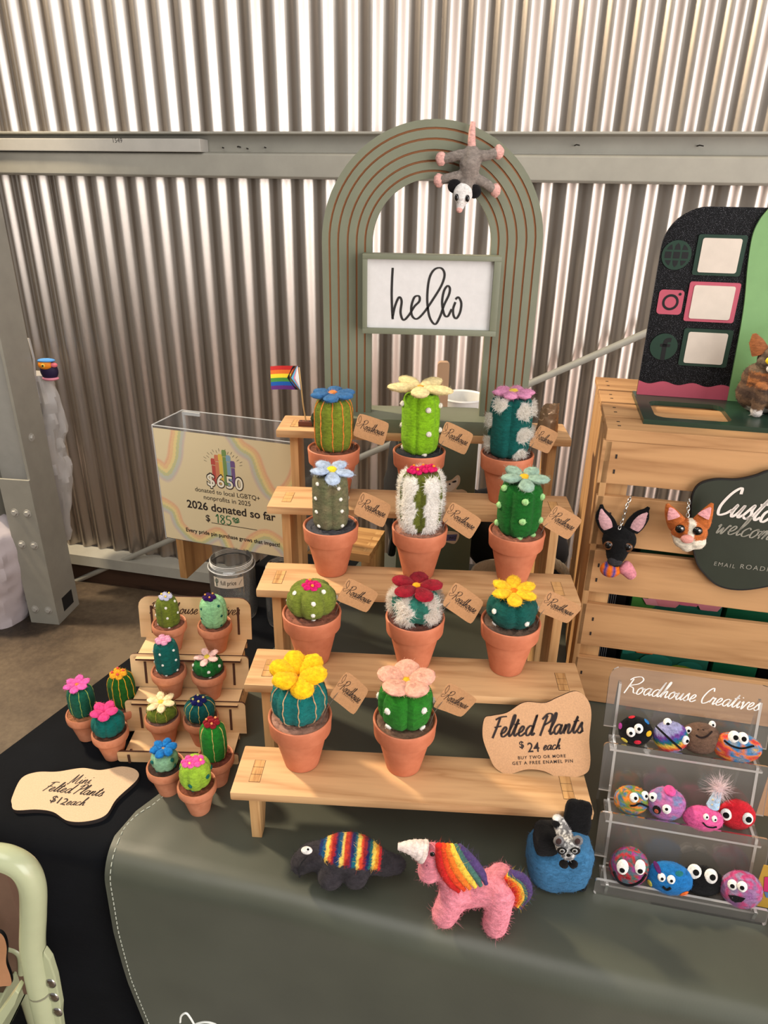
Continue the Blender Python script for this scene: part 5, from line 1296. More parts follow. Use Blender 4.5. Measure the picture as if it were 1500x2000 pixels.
t, w, d = inbox('black folders standing at the left inside the crate', 'folder', 'folder', .034, .060, .05, .2, .246, blkc)
m = MB()
for k in range(4): m.box(-.012+k*.003, -.0112+k*.003, -d-.0006, -d+.01, .004, .244)
build('page_edge', m, plain('silver_page_edge', (150, 150, 156), .4), t, smooth=False)
inbox('emerald green box inside the crate beyond the lily box', 'gift_box', 'box', .200, .262, .05, .17, .246, emer); inbox('black box at the far right inside the crate', 'gift_box', 'box', .268, .40, .06, .2, .25, blkc)

# ---- code board with icons on top of the crate
deep = plain('deep_green_acrylic', (34, 58, 46), .3); glit = NT('black_glitter_board'); f = glit.noise(glit.coord(), 1500, 2, .5)
glit.l(glit.ramp(f, [(.635, lin((7, 7, 9))), (.70, lin((190, 190, 200)))]), glit.b.inputs['Base Color']); glit.b.inputs['Roughness'].default_value = .4; glit.b.inputs['Specular IOR Level'].default_value = .2; glit = glit.m
rose = plain('rose_pink_board', (178, 78, 96), .45); leafg = plain('light_green_board', (118, 160, 102), .45); cream = plain('cream_paper', (208, 196, 182), .6)
SB = thing('link_board', 'black glitter link board with round icons on top of the crate', 'display board', CP+CM.transposed() @ Vector((.12, .10, CZ)), CA)
def sb(px, py, yy):          # plane at depth yy of the crate frame
    P0_ = CP+CM.transposed() @ Vector((0, yy, 0)); P = atplane(px, py, P0_, CN); return CM @ (P-SB.location)
LB = Vector((-.12, -.10, 0))
m = MB(); hb0, hb1, hy0, hy1 = .0535-.12, .150-.12, .046-.1, .128-.1
base_o = [(.037-.12, .031-.1), (CL-.03-.12, .031-.1), (CL-.03-.12, .176-.1), (.037-.12, .176-.1)]
hole = rrect(hb0, hb1, hy0, hy1, .014, 5); n_ = len(hole)
bm = bmesh.new(); ov = [bm.verts.new((x, y, .0065)) for x, y in base_o]; hv = [bm.verts.new((x, y, .0065)) for x, y in hole]
es = [bm.edges.new((ov[i], ov[(i+1) % 4])) for i in range(4)]+[bm.edges.new((hv[i], hv[(i+1) % n_])) for i in range(n_)]
bmesh.ops.triangle_fill(bm, edges=es, use_beauty=True); ex_ = bmesh.ops.extrude_face_region(bm, geom=bm.faces[:]); bmesh.ops.translate(bm, vec=(0, 0, -.0065), verts=[v for v in ex_['geom'] if isinstance(v, bmesh.types.BMVert)]); bmesh.ops.recalc_face_normals(bm, faces=bm.faces)
me = bpy.data.meshes.new('base'); bm.to_mesh(me); bm.free(); me.materials.append(deep); o = bpy.data.objects.new('base', me); COL.objects.link(o); o.parent = SB
BY_ = .158; 
def bp(px, py): p = sb(px, py, BY_); return (p.x, p.z)
by = BY_-.1
outl = [bp(1240, 780), bp(1252, 640)] ; tp = [bp(*p) for p in ((1253, 620), (1262, 560), (1270, 500), (1280, 468), (1300, 440), (1330, 418), (1368, 406), (1420, 404), (1500, 404))]
xl0 = bp(1240, 780)[0]+.001; xtop = (tp[3][0]-xl0)
topz = bp(1420, 404)[1]; R1 = .052
shape = [(xl0, .0066), (xl0+.215, .0066), (xl0+.215, topz)]+[(xl0+R1-R1*sin(R_(a)), topz-R1+R1*cos(R_(a))) for a in range(0, 91, 9)]
m = MB(); m.prism(shape, by, by+.005, lambda u, v, t: Vector((u, t, v))); bd = build('back_board', m, glit, SB, smooth=False)
def bF(o): return lambda u, v: Vector((u, by-o, v))
def toG(pts): return poly2d([bp(*p) for p in pts])
# pink wavy strip along the foot
wx1 = bp(1418, 787)[0]; pk = [(xl0, .0068), (wx1, .0068)]+[(wx1+(xl0-wx1)*k/30, bp(1290, 747)[1]+.0022*sin(k/30*tau*3.1)) for k in range(31)]
m = MB(); m.prism(pk, by-.0022, by-.0002, lambda u, v, t: Vector((u, t, v))); build('wavy_strip', m, rose, SB, smooth=False)
# green panel at the right
gpts = [bp(*p) for p in ((1418, 787), (1425, 750), (1450, 610), (1459, 520), (1468, 462), (1482, 430), (1500, 408))]
gsh = [(xl0+.215, .0068)]+[(gpts[0][0], .0068)]+[(p.x, p.y) for p in spline([Vector((a, b, 0)) for a, b in gpts], 5)][1:]+[(xl0+.215, topz)]
m = MB(); m.prism(gsh, by-.0044, by-.0002, lambda u, v, t: Vector((u, t, v))); build('side_panel', m, leafg, SB, smooth=False)
def plate(name, px, mat, t, par=SB, o=0):
    q = [bp(*p) for p in px]; xs = [a for a, b in q]; zs = [b for a, b in q]; m = MB(); m.prism(rrect(min(xs)+.002, max(xs)-.002, min(zs), max(zs), .003), by-o-t, by-o-.0001, lambda u, v, w: Vector((u, w, v))); return build(name, m, mat, par, smooth=False)
def mid(a, b): return ((a[0]+b[0])/2, (a[1]+b[1])/2)
for (tlp, brp), mat in ((((1362, 457), (1447, 540)), deep), (((1345, 549), (1434, 631)), rose), (((1334, 640), (1420, 718)), deep)):
    p = plate('paper_frame', (tlp, brp), mat, .0025); plate('blank_paper', ((tlp[0]+8, tlp[1]+7), (brp[0]-8, brp[1]-6)), cream, .0009, p, .0025)
# icons: globe, camera, letter f
def icon(name, pts_c, rad, mat):
    c = bp(*pts_c); m = MB(); m.prism([(c[0]+rad*cos(tau*k/36), c[1]+rad*sin(tau*k/36)) for k in range(36)], by-.0015, by-.0001, lambda u, v, w: Vector((u, w, v))); return build(name, m, mat, SB, smooth=False), c
bl2 = plain('black_inlay', (12, 12, 15), .4)
rg = (bp(1350, 498)[0]-bp(1292, 498)[0])/2
o, c = icon('globe_icon', (1321, 498), rg, deep)
g = G2()
for sx in (-1, 1):
    for sy in (-1, 1):
        g.put([(sx*a*rg, sy*b*rg) for a, b in ((.32, .36), (.42, .36), (.72, .36), (.64, .52), (.48, .68), (.40, .70))][::1], [(0, 1, 2, 3, 4, 5)])
    g.put([(sx*a*rg, b*rg) for a, b in ((.36, -.22), (.78, -.22), (.80, 0), (.78, .22), (.36, .22))], [(0, 1, 2, 3, 4)])
    g.put([(a*rg, sx*b*rg) for a, b in ((-.2, .36), (.2, .36), (.14, .66), (0, .82), (-.14, .66))], [(0, 1, 2, 3, 4)])
g.put([(a*rg, b*rg) for a, b in ((-.22, -.22), (.22, -.22), (.22, .22), (-.22, .22))], [(0, 1, 2, 3)])
decal('globe_lines', g, lambda u, v: Vector((c[0]+u, by-.0018, c[1]+v)), bl2, o)
c = bp(1309, 590); h_ = (bp(1334, 590)[0]-bp(1284, 590)[0])/2*.98
m = MB(); m.prism([(c[0]+a, c[1]+b) for a, b in rrect(-h_, h_, -h_, h_, h_*.3)], by-.0015, by-.0001, lambda u, v, w: Vector((u, w, v))); o = build('camera_icon', m, rose, SB, smooth=False)
g = G2(); a = disc2d((0, 0), h_*.66, rin=.7); g.put(a.v, a.f); a = disc2d((h_*.66, h_*.68), h_*.12); g.put(a.v, a.f); decal('camera_lines', g, lambda u, v: Vector((c[0]+u, by-.0018, c[1]+v)), bl2, o)
o, c = icon('letter_icon', (1296, 677), rg*.98, deep); r = rg
g = G2(); g.put(*ribbon2d([(p.x*r, p.y*r) for p in spline([Vector(p) for p in ((.05, -.96, 0), (.05, -.3, 0), (.05, .2, 0), (.12, .45, 0), (.3, .53, 0), (.46, .52, 0))], 6)], .16*r)); g.put([(-.27*r, -.0*r), (.42*r, -.0*r), (.46*r, .22*r), (-.27*r, .22*r)], [(0, 1, 2, 3)])
decal('letter', g, lambda u, v: Vector((c[0]+u, by-.0018, c[1]+v)), bl2, o)
# ---- felted cat on the board's base
CATY = .105
qc = CP+CM.transposed() @ Vector((0, CATY, 0)); cP = atplane(1484, 808, qc, CN)
cat = thing('felt_cat', 'sitting tabby felt cat at the right edge on the link board', 'felt animal', (cP.x, cP.y, CZ+.0066), CA)
def ct(px, py, o=0): P = atplane(px, py, qc+CN*o, CN); return CM @ (P-cat.location)
def catcol(p):
    st_ = sin(p.z*520+p.x*180+3*noise.noise(p*60)); b = lin((118, 88, 60)); d = lin((52, 40, 36)); w_ = lin((214, 204, 196)); o_ = lin((158, 100, 58)); g_ = lin((112, 100, 86))
    k = .5+.5*noise.noise(p*38); base_ = tuple(a*(1-k)+e*k for a, e in zip(b, g_ if p.z > .045 else lin((70, 56, 52))))
    if p.z > .03 and p.z < .047 and p.x > -.02: base_ = o_
    if st_ > .35: base_ = tuple(a*.3+e*.7 for a, e in zip(base_, d))
    if p.z < .008 and p.x > -.015: base_ = w_
    return base_
bz = ct(1506, 742).z
m = MB(); union(m, [('e', (0, .006, .021), (.0255, .024, .023)), ('e', (-.005, .004, .036), (.0185, .018, .016)), ('e', (-.004, .004, .038), (.020, .017, .018)), ('e', (.002, -.004, .060), (.0175, .016, .0165)), ('c', [(-.008, -.016, .03), (-.009, -.021, .005)], [.006, .006]), ('c', [(.010, -.016, .03), (.011, -.021, .005)], [.006, .006]), ('c', [(.024, .01, .006), (.03, -.012, .005), (.012, -.026, .005)], [.006, .005])], .0022, catcol, 2)
m.v = [(x, y, max(.0002, z)) for x, y, z in m.v]; m.fuzz(1600, .0038, .00013); cb = build('body', m, felt(), cat)
for s in (-1, 1):
    m = MB(); m.tube([(s*.012, .0, .066), (s*.0185, .001, .078), (s*.0215, .002, .086)], [.0088, .0066, .0018], 12, col=lin((150, 92, 56))); m.fuzz(120, .003, .0001); build('ear', m, felt(), cb)
    m = MB(); m.blob((s*.0072, -.0185, .062), (.0042, .0022, .0042), None, 14, 8, col=lin((226, 200, 40))); m.blob((s*.0068, -.0203, .062), (.0012, .0012, .0036), None, 10, 6, col=(0, 0, 0)); build('eye', m, vcol('painted_eye', .2, .5), cb)
m = MB(); m.blob((0, -.018, .053), (.009, .0055, .0055), None, 14, 8, col=lin((224, 218, 212))); m.fuzz(120, .0028, .0001); build('muzzle', m, felt(), cb)
m = MB(); m.blob((0, -.0235, .0555), (.0022, .0015, .0015), None, 10, 6, col=lin((190, 110, 110))); build('nose', m, felt(), cb)
cat.scale = (1.36, 1.2, 1.2)

# ---- felt head key chains
steel = plain('steel_chain', (186, 184, 178), .2, metal=1, noise_amt=.02)
def chain(root, pts, r=.0021, w=.00052):
    sp = spline(pts, 10); L = [0]
    for a, b in zip(sp, sp[1:]): L.append(L[-1]+(b-a).length)
    n = max(3, int(L[-1]/(r*1.75))); o = MB()
    for k in range(n):
        d = L[-1]*(k+.5)/n; i = max(j for j in range(len(L)) if L[j] <= d); i = min(i, len(sp)-2); p = sp[i]+(sp[i+1]-sp[i])*((d-L[i])/max(1e-9, L[i+1]-L[i])); t_ = (sp[i+1]-sp[i]).normalized()
        sd = Vector((0, -1, 0)) if k % 2 else t_.cross(Vector((0, -1, 0))).normalized(); sd = (sd-t_*sd.dot(t_)).normalized()
        o.tube([p+t_*r*1.35*cos(tau*j/12)+sd*r*.8*sin(tau*j/12) for j in range(12)], w, 6, closed=True)
    return build('chain', o, steel, root)
def fl_root(name, label, px, py, o=.012): P = atplane(px, py, CP+CN*o, CN); return thing(name, label, 'keychain', P, CA, 'felt head keychains on the crate')
dog = fl_root('dog_keychain', 'black felt dog head keychain with pink ears and a ball, hung on the crate', 1209, 1060)
def L_(root, o=.012):
    def f(x, y, d=0): P = atplane(1120+x/3.947, 880+y/3.947, CP+CN*(o+d), CN); return CM @ (P-root.location)
    return f
d_ = L_(dog); m = MB(); BK = lin((12, 11, 12))
union(m, [('e', d_(352, 690), (.0225, .015, .021)), ('c', [d_(345, 730, .006), d_(325, 820, .012), d_(318, 850, .013)], [.017, .0125, .0095])], .0019, lambda p: BK, 3); m.fuzz(900, .0035, .00013); db = build('head', m, felt(), dog)
for pts, inn in ((((285, 610), (225, 500), (215, 415)), ((268, 600), (228, 510), (215, 450))), (((440, 610), (530, 500), (580, 435)), ((470, 610), (530, 520), (570, 480)))):
    m = MB(); m.tube(spline([d_(*p, -.001) for p in pts], 6), [.0105, .0115, .012, .012, .0115, .011, .010, .0085, .0068, .005, .0035, .0028, .002], 14, col=BK); m.v = [(x, y*.45-.0, z) for x, y, z in m.v]; m.fuzz(260, .003, .00012); e_ = build('ear', m, felt(), db)
    m = MB(); P_ = [d_(*p, .004) for p in inn]; m.tube(spline(P_, 6), [.0062, .0072, .0078, .0078, .0074, .0068, .006, .005, .0042, .0034, .0026, .002, .001], 12, col=lin((206, 160, 164))); y0 = P_[0].y; m.v = [(x, y0+(y-y0)*.35, z) for x, y, z in m.v]; m.fuzz(140, .0022, .0001); build('inner_ear', m, felt(), e_)
brn = plain('brown_glass_eye', (92, 58, 34), .12, noise_amt=0)
for x, y in ((268, 732), (418, 748)):
    m = MB(); m.blob(d_(x, y, .0165), (.0066, .0033, .0066), None, 16, 10); ey = build('eye', m, brn, db); m = MB(); m.blob(d_(x, y, .0188), (.0044, .0024, .0044), None, 16, 10); build('pupil', m, gb, ey)
m = MB(); m.blob(d_(318, 856, .0205), (.0098, .0045, .0064), None, 14, 10, bump=.0012, bfreq=300, col=lin((52, 50, 52))); m.fuzz(200, .0025, .0001); build('nose', m, felt(), db)
m = MB(); m.blob(d_(285, 915, .014), (.0138, .010, .0115), None, 20, 12, col=lambda d, p: lin((54, 70, 150)) if abs(abs(d.x+.1)-.38) < .12 else lin((228, 112, 24))); m.fuzz(160, .002, .0001); build('ball', m, felt(), db)
m = MB(); m.tube(spline([d_(370, 880, .010), d_(410, 915, .013), d_(455, 970, .011)], 5), [.007, .0088, .0098, .0100, .0100, .0098, .0092, .0088, .0082, .0076, .006], 14, col=lin((216, 136, 146))); m.v = [(x, y, z) for x, y, z in m.v]; m.fuzz(160, .002, .0001); build('tongue', m, felt(), db)
chain(dog, [d_(352, 605, .010), d_(385, 520, .004), d_(410, 430, .0), d_(445, 350, -.008)])
kit = fl_root('cat_keychain', 'orange and white felt cat head keychain hung on the crate beside the dark sign', 1347, 1030, .027)
k_ = L_(kit, .027); m = MB(); ORG, CRM = lin((190, 104, 50)), lin((232, 222, 202))
kc = k_(890, 640); 
def kcol(p): return CRM if (abs(p.x-kc.x) < .004+max(0, (kc.z-p.z))*.55 or p.z < kc.z-.002) else tuple(v*(1+.2*noise.noise(p*140)) for v in ORG)
union(m, [('e', k_(892, 630), (.0225, .0155, .0195)), ('e', k_(845, 690, .004), (.0125, .011, .0105)), ('e', k_(945, 700, .004), (.0125, .011, .0105)), ('e', k_(875, 735, .006), (.0095, .008, .0075))], .0019, kcol, 2); m.fuzz(900, .0032, .00012); kb = build('head', m, felt(), kit)
for pts, inn in ((((815, 590), (752, 480), (722, 410)), ((775, 520), (757, 470), (742, 440))), (((965, 590), (1025, 485), (1070, 405)), ((1000, 510), (1032, 470), (1058, 438)))):
    m = MB(); m.tube(spline([k_(*p, -.001) for p in pts], 6), [.0110, .0120, .0120, .0112, .0102, .0092, .0082, .0072, .0062, .0052, .004, .003, .002], 14, col=ORG); m.v = [(x, y*.5, z) for x, y, z in m.v]; m.fuzz(240, .0028, .00012); e_ = build('ear', m, felt(), kb)
    m = MB(); P_ = [k_(*p, .006) for p in inn]; m.tube(spline(P_, 6), [.0080, .0078, .0074, .0068, .0062, .0056, .005, .0044, .0037, .003, .0024, .0018, .001], 12, col=lin((226, 158, 160))); y0 = P_[0].y; m.v = [(x, y0+(y-y0)*.35, z) for x, y, z in m.v]; build('inner_ear', m, felt(), e_)
for x, y in ((822, 604), (957, 620)):
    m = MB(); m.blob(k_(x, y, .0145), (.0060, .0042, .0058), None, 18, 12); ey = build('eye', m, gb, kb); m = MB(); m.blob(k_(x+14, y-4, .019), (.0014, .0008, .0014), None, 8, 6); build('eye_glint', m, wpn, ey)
m = MB(); m.blob(k_(876, 682, .0185), (.0080, .005, .0058), None, 14, 10, col=lin((228, 158, 146))); m.fuzz(70, .002, .0001); build('nose', m, felt(), kb)
chain(kit, [k_(880, 510, .010), k_(886, 440, .004), k_(895, 370, -.006)], .0022)
# ---- dark custom order sign
cs = [(1350, 985), (1362, 950), (1396, 937), (1440, 937), (1475, 930), (1505, 920), (1545, 922), (1585, 950), (1580, 1010), (1590, 1080), (1560, 1130), (1510, 1143), (1450, 1152), (1404, 1144), (1374, 1118), (1360, 1095), (1352, 1050)]
dkb = plain('dark_green_printed_board', (44, 50, 40), .35, noise_amt=.10, nscale=26); ble = plain('black_board_edge', (10, 10, 11), .4)
SO = .0085; pw = [cl(*p, SO) for p in cs]
CS = board('custom_sign', 'dark green wavy Custom sign cut off by the right edge, hung on the crate', [(p.x, p.z) for p in pw], lambda u, v, w: CP+CM.transposed() @ Vector((u, -SO+w*1.0, v)), .006, dkb, CP, ble)
m = MB(); sm = spline([Vector((p.x, p.z, 0)) for p in pw], 7, True); m.tube([CM.transposed() @ Vector((p.x, -SO+.001, p.y)) for p in sm], .0016, 6, closed=True); build('dark_rim', m, ble, CS)
def cs_text(g, x0, y0, x1, y1, mat, vs=1.0, name='lettering', fromleft=None):
    a = cl(x0, y0, SO+.0005); b = cl(x1, y1, SO+.0005); e = b-a; L = e.length; e.normalize(); n = Vector((-e.z, 0, e.x)); q = g.bounds(); k = L/(q[1]-q[0])
    decal(name, g, lambda u, v: CM.transposed() @ (a+e*((u-q[0])*k)+n*v*k*vs), mat, CS)
wt2 = plain('white_sign_print', (226, 216, 206), .6); gw2 = plain('faded_white_print', (140, 136, 122), .6)
cs_text(script('Custom', .115, .3, .5), 1398, 1004, 1540, 1027, wt2, 1.15); cs_text(script('welcome', .085, .34), 1398, 1040, 1522, 1058, gw2, 1.05); cs_text(sans('EMAIL', 0, 1.3), 1394, 1104, 1435, 1110, gw2); cs_text(sans('ROADH', 0, 1.3), 1445, 1110, 1506, 1117, gw2)
# ---- braided twine marks nothing: end of crate items

# ================================================================== CLEAR TIERED STAND WITH FELT CREATURES
AA = R_(-8.5); AP = Vector((.2082, -.0451, 0)); AM = Matrix.Rotation(-AA, 3, 'Z'); AN = Vector((sin(AA), -cos(AA), 0))
ac2 = acrylic('frosted_acrylic', (.96, .95, .94), .05, .2, (.75, .7, .66)); aed = acrylic('bright_acrylic_edge', (.92, .92, .9), .55, .5, (.82, .8, .76))
acs = thing('acrylic_stand', 'clear acrylic three tier stand full of felt creatures', 'display holder', AP, AA)
AW = .176
def asheet(name, poly, F, t=.003, par=acs):
    m = MB(); m.prism(poly, 0, t, F, 0, 1); return build(name, m, [ac2, aed], par, smooth=False)
AST = [(.010, .0145, .040), (.062, .056, .084), (.124, .104, .124)]
AST = [(.0085, .0150, .0400), (.0660, .0520, .0830), (.1270, .1000, .1240)]
for z, y0, y1 in AST: asheet('shelf', [(.006, y0), (AW-.006, y0), (AW-.006, y1), (.006, y1)], lambda u, v, t: Vector((u, v, z+t-.003)))
APN = [((.0371, .0150), (.0536, .0758)), ((.0818, .0700), (.1013, .1337)), ((.1218, .128), (.1456, .2096))]
ap = []
for k, ((y0, z0), (y1, z1)) in enumerate(APN):
    L = math.hypot(y1-y0, z1-z0); dy, dz = (y1-y0)/L, (z1-z0)/L; r = .005 if k < 2 else .014; ex = -.0015
    poly = [(ex, L*.12), (.012, L*.12), (.012, 0), (AW-.012, 0), (AW-.012, L*.12), (AW-ex, L*.12)]+[(AW-ex-r+r*cos(R_(a)), L-r+r*sin(R_(a))) for a in (0, 22, 45, 67, 90)]+[(ex+r-r*sin(R_(a)), L-r+r*cos(R_(a))) for a in (0, 22, 45, 67, 90)]
    ap.append((asheet('back_panel', poly, lambda u, v, t: Vector((u, y0+dy*v+dz*t, z0+dz*v-dy*t))), y0, z0, dy, dz, L))
sd = [(.010, 0), (.008, .016), (.014, .016), (.0155, .0086), (.040, .0086), (.0545, .072), (.060, .072), (.060, .067), (.084, .067), (.1015, .130), (.107, .130), (.107, .128), (.1245, .128), (.140, .19), (.147, .19), (.147, 0)]
for x in (.010, AW-.013): asheet('side_panel', sd, lambda u, v, t: Vector((x+t, u, v)))
asheet('front_lip', rrect(-.0015, AW+.0015, .000, .0195, .003), lambda u, v, t: Vector((u, .0075+t+.12*v, v)))
o, y0, z0, dy, dz, L = ap[2]
g = script('Roadhouse Creatives', .085, .36); g.fit(.016, AW-.012, y=L-.030); decal('engraved_lettering', g, lambda u, v: Vector((u, y0+dy*v-dz*.0006, z0+dz*v+dy*.0006)), plain('frosted_white_engraving', (232, 228, 222), .8), o)
# ---- felt creatures
eyew, eyeb = lin((238, 234, 228)), lin((8, 8, 9))
def patch(cols, freq, seed):
    cs = [lin(c) for c in cols]
    def f(d, p): v = noise.noise(Vector((d.x*freq+seed, d.y*freq, d.z*freq)))*.5+.5; w = noise.noise(Vector((d.x*freq*1.3, d.y*freq+seed, d.z*freq)))*.5+.5; return cs[int(min(.999, max(0, (v*1.9-.45)*.6+w*.4))*len(cs))]
    return f
def creature(label, cx, cy, wpx, hpx, row, colf, eyes, mouth=None, extras=None, flat=.74, tilt=0, n=900):
    """cx, cy, wpx, hpx: where the body shows; row 0 = lowest shelf"""
    z, y0, y1 = AST[row]; yc = (y0+y1)/2+.0
    q = AP+AM.transposed() @ Vector((0, yc, 0))
    P = atplane(cx, cy, q, AN); s = depth(P)/FPX; rx, rz = wpx/2*s, hpx/2*s*1.02
    lo_, hi_ = y0+(.007 if row == 0 else 0), y1-.006
    for _ in range(30):
        yc = (lo_+hi_)/2; P = atplane(cx, cy, AP+AM.transposed() @ Vector((0, yc, 0)), AN)
        if P.z > z+rz: lo_ = yc
        else: hi_ = yc
    lx = (AM @ (P-AP)).x; root = thing('felt_creature', label, 'felt creature', AP+AM.transposed() @ Vector((lx, yc, z)), AA, 'felt creatures on the acrylic stand')
    ry = min(rx, rz)*flat; cz = rz-.0004
    Rm = Matrix.Rotation(R_(tilt), 3, 'Y')
    m = MB(); m.blob((0, 0, cz), (rx, ry, rz), Rm, 30, 22, bump=.0006, bfreq=260, col=colf)
    m.v = [(x, y, max(.0, w_)) for x, y, w_ in m.v]; m.fuzz(n, .0030, .00012, .4); body = build('body', m, felt(), root)
    def sf(px, py, lift=0):       # point on the body's front under a pixel
        d = AM @ ray(px, py); o_ = AM @ (CAMP-root.location); c = Vector((0, 0, cz)); Ri = Rm.transposed()
        a = Ri @ (o_-c); b = Ri @ d; a = Vector((a.x/rx, a.y/ry, a.z/rz)); b = Vector((b.x/rx, b.y/ry, b.z/rz))
        A2, B2, C2 = b.dot(b), a.dot(b), a.dot(a)-1; D2 = B2*B2-A2*C2
        t = (-B2-math.sqrt(D2))/A2 if D2 > 0 else -B2/A2
        p = o_+d*t; loc = Ri @ (p-c); nn = (Rm @ Vector((loc.x/rx**2, loc.y/ry**2, loc.z/rz**2))).normalized(); return p+nn*lift, nn
    for e in eyes:
        ex, ey, er, pxo, pyo, pr = e[:6]; p, nn = sf(ex, ey); v = (Vector((nn.x*.5, -1, .35+nn.z*.3))).normalized(); M = Matrix.Translation(p) @ v.to_track_quat('Z', 'Y').to_matrix().to_4x4(); k = s*1.0
        m = MB(); m.blob((0, 0, 0), (er*k, er*k*(e[6] if len(e) > 6 else 1.12), er*k*.55), None, 18, 12, bump=.0002, bfreq=500, col=eyew); ob_ = build('eye', m, felt() if not (len(e) > 7) else gb, body); ob_.matrix_basis = M
        m = MB(); m.blob((0, 0, 0), (pr*k, pr*k, pr*k*.45), None, 14, 10, col=eyeb); pu = build('pupil', m, felt(), ob_); pu.matrix_basis = Matrix.Translation((pxo*k, -pyo*k, er*k*.46))
    def stroke(pts, r, col, name='mouth'):
        pp = [sf(p.x, p.y, .0005)[0] for p in spline([Vector((a, b, 0)) for a, b in pts], 6)]; m = MB(); m.tube(pp, r, 7, col=lin(col)); build(name, m, felt(), body)
    def spot(px, py, a, b, col, name='spot', lift=.0, ang=0, th=.3):
        p, nn = sf(px, py, lift); M = Matrix.Translation(p) @ nn.to_track_quat('Z', 'Y').to_matrix().to_4x4() @ Matrix.Rotation(R_(ang), 4, 'Z'); m = MB(); m.blob((0, 0, 0), (a*s, b*s, min(a, b)*s*th), None, 16, 8, col=lin(col)); o_ = build(name, m, felt(), body); o_.matrix_basis = M; return o_
    if mouth: stroke(*mouth)
    if extras: extras(spot, stroke, sf, body, root, s)
    return root
def c4(x, y): return (1150+x/3.449, 1270+y/3.449)
K0 = (14, 14, 16)
def X(spot, stroke, sf, body, root, s):
    for x, y, c in ((290, 450, (206, 40, 52)), (390, 480, (40, 120, 190)), (405, 562, (232, 180, 40)), (328, 620, (214, 36, 60)), (240, 605, (226, 206, 80)), (212, 510, (170, 60, 150))): spot(*c4(x, y), 7, 6, c)
creature('black felt ball creature with coloured spots, top tier', 1241, 1427, 64, 60, 2, lambda d, p: lin((13, 12, 13)), [(*c4(284, 552), 8.5, 0, 1, 3.5), (*c4(336, 528), 8.5, 0, 0, 3.5)], None, X)
rain = [(150, 150, 190), (110, 60, 140), (30, 90, 150), (40, 120, 80), (238, 206, 80), (226, 130, 50), (200, 40, 50), (150, 150, 190)]
def rcol(d, p):
    t = (d.x*.42-d.z*.0+d.z*(-.75))*.5+.5
    t = (d.z*-.8+d.x*.35)*.5+.5
    return lin(rain[min(7, max(0, int((t-.16)/.68*8)))])
creature('lilac felt creature with slanted rainbow stripes, top tier', 1310, 1438, 66, 64, 2, rcol, [(*c4(530, 488), 8, 1, 2, 3.5), (*c4(650, 605), 8, 2, 1, 3.5)], ([c4(458, 515), c4(500, 555), c4(560, 610), c4(620, 662)], .0012, K0), None)
def X(spot, stroke, sf, body, root, s):
    for x in (738, 772): spot(*c4(x, 536), 2.4, 1.8, (40, 26, 22), 'nostril')
creature('brown felt creature with wide set eyes and a smile, top tier', 1370, 1434, 76, 66, 2, lambda d, p: lin((108, 82, 66)), [(*c4(670, 540), 7, 1, 0, 3), (*c4(832, 502), 7, 0, 0, 2.5)], ([c4(722, 572), c4(755, 588), c4(795, 578), c4(828, 548)], .0011, (34, 22, 20)), X)
creature('oval orange and blue swirled felt creature with big eyes, top tier right', 1439, 1459, 92, 62, 2, patch([(214, 150, 50), (200, 60, 60), (222, 120, 50), (60, 130, 180), (130, 140, 150), (226, 166, 60)], 2.1, 3), [(*c4(978, 585), 11, 2, 0, 5), (*c4(1036, 595), 11, 1, 0, 5)], ([c4(912, 608), c4(960, 642), c4(1030, 660), c4(1110, 645)], .0011, K0), None)
creature('multicoloured felt creature with a wavy frown, middle tier left', 1233, 1562, 66, 60, 1, patch([(206, 90, 60), (70, 120, 170), (120, 140, 60), (226, 130, 50), (60, 110, 130), (150, 110, 130)], 2.0, 8), [(*c4(305, 992), 8.5, 2, 0, 3.5), (*c4(378, 980), 8, 1, 0, 3.2)], ([c4(280, 1045), c4(310, 1045), c4(345, 1032), c4(395, 1052)], .0011, K0), None)
def X(spot, stroke, sf, body, root, s):
    spot(*c4(545, 950), 11, 12, (222, 84, 150), 'bump', .001, th=.6); o = spot(*c4(458, 1075), 8, 10, K0, 'mouth'); spot(*c4(458, 1080), 4, 5, (180, 84, 60), 'tongue', .0012)
creature('lilac felt creature with a pink bump and open mouth, middle tier', 1301, 1569, 74, 70, 1, patch([(150, 120, 170), (170, 110, 170), (190, 110, 160), (120, 130, 170), (150, 120, 170)], 1.8, 2), [(*c4(434, 990), 8.5, -1, 0, 3.2), (*c4(525, 1070), 8.5, -1, -1, 3.2)], None, X)
def X(spot, stroke, sf, body, root, s):
    p, nn = sf(*c4(835, 1050)); e = CM @ Vector((0, 0, 0)); tip = p+Vector((.002, .002, .0215))
    m = MB(); m.tube([p+(tip-p)*k/6 for k in range(7)], [.0068*(1-.45*k/6) for k in range(7)], 16, col=lin((170, 200, 224)), cap=True); m.fuzz(160, .002, .0001); h = build('party_hat', m, felt(), body)
    for a, b in ((-.003, .006), (.002, .010), (-.001, .015), (.003, .004), (-.004, .012)):
        m = MB(); q = p+Vector((.002, .002, .0215))*(b/.0215)+Vector((a, -.0052*(1-.4*b/.0215), 0)); m.blob(q, (.0012, .0008, .0012), None, 8, 6, col=lin((240, 214, 150))); build('hat_dot', m, felt(), h)
    m = MB(); m.blob(tip+Vector((0, 0, .003)), (.004, .004, .004), None, 10, 8, col=lin((238, 214, 216))); m.fuzz(500, .0115, .00011, .9); build('pompom', m, felt(), h)
creature('pink felt creature wearing a pale blue party hat, middle tier', 1373, 1598, 74, 52, 1, lambda d, p: lin((222, 92, 150)), [(*c4(790, 1122), 5.5, 1, 0, 2.2), (*c4(846, 1136), 5.5, 1, 1, 2.2)], ([c4(768, 1160), c4(795, 1185), c4(830, 1192), c4(860, 1188)], .0009, K0), X)
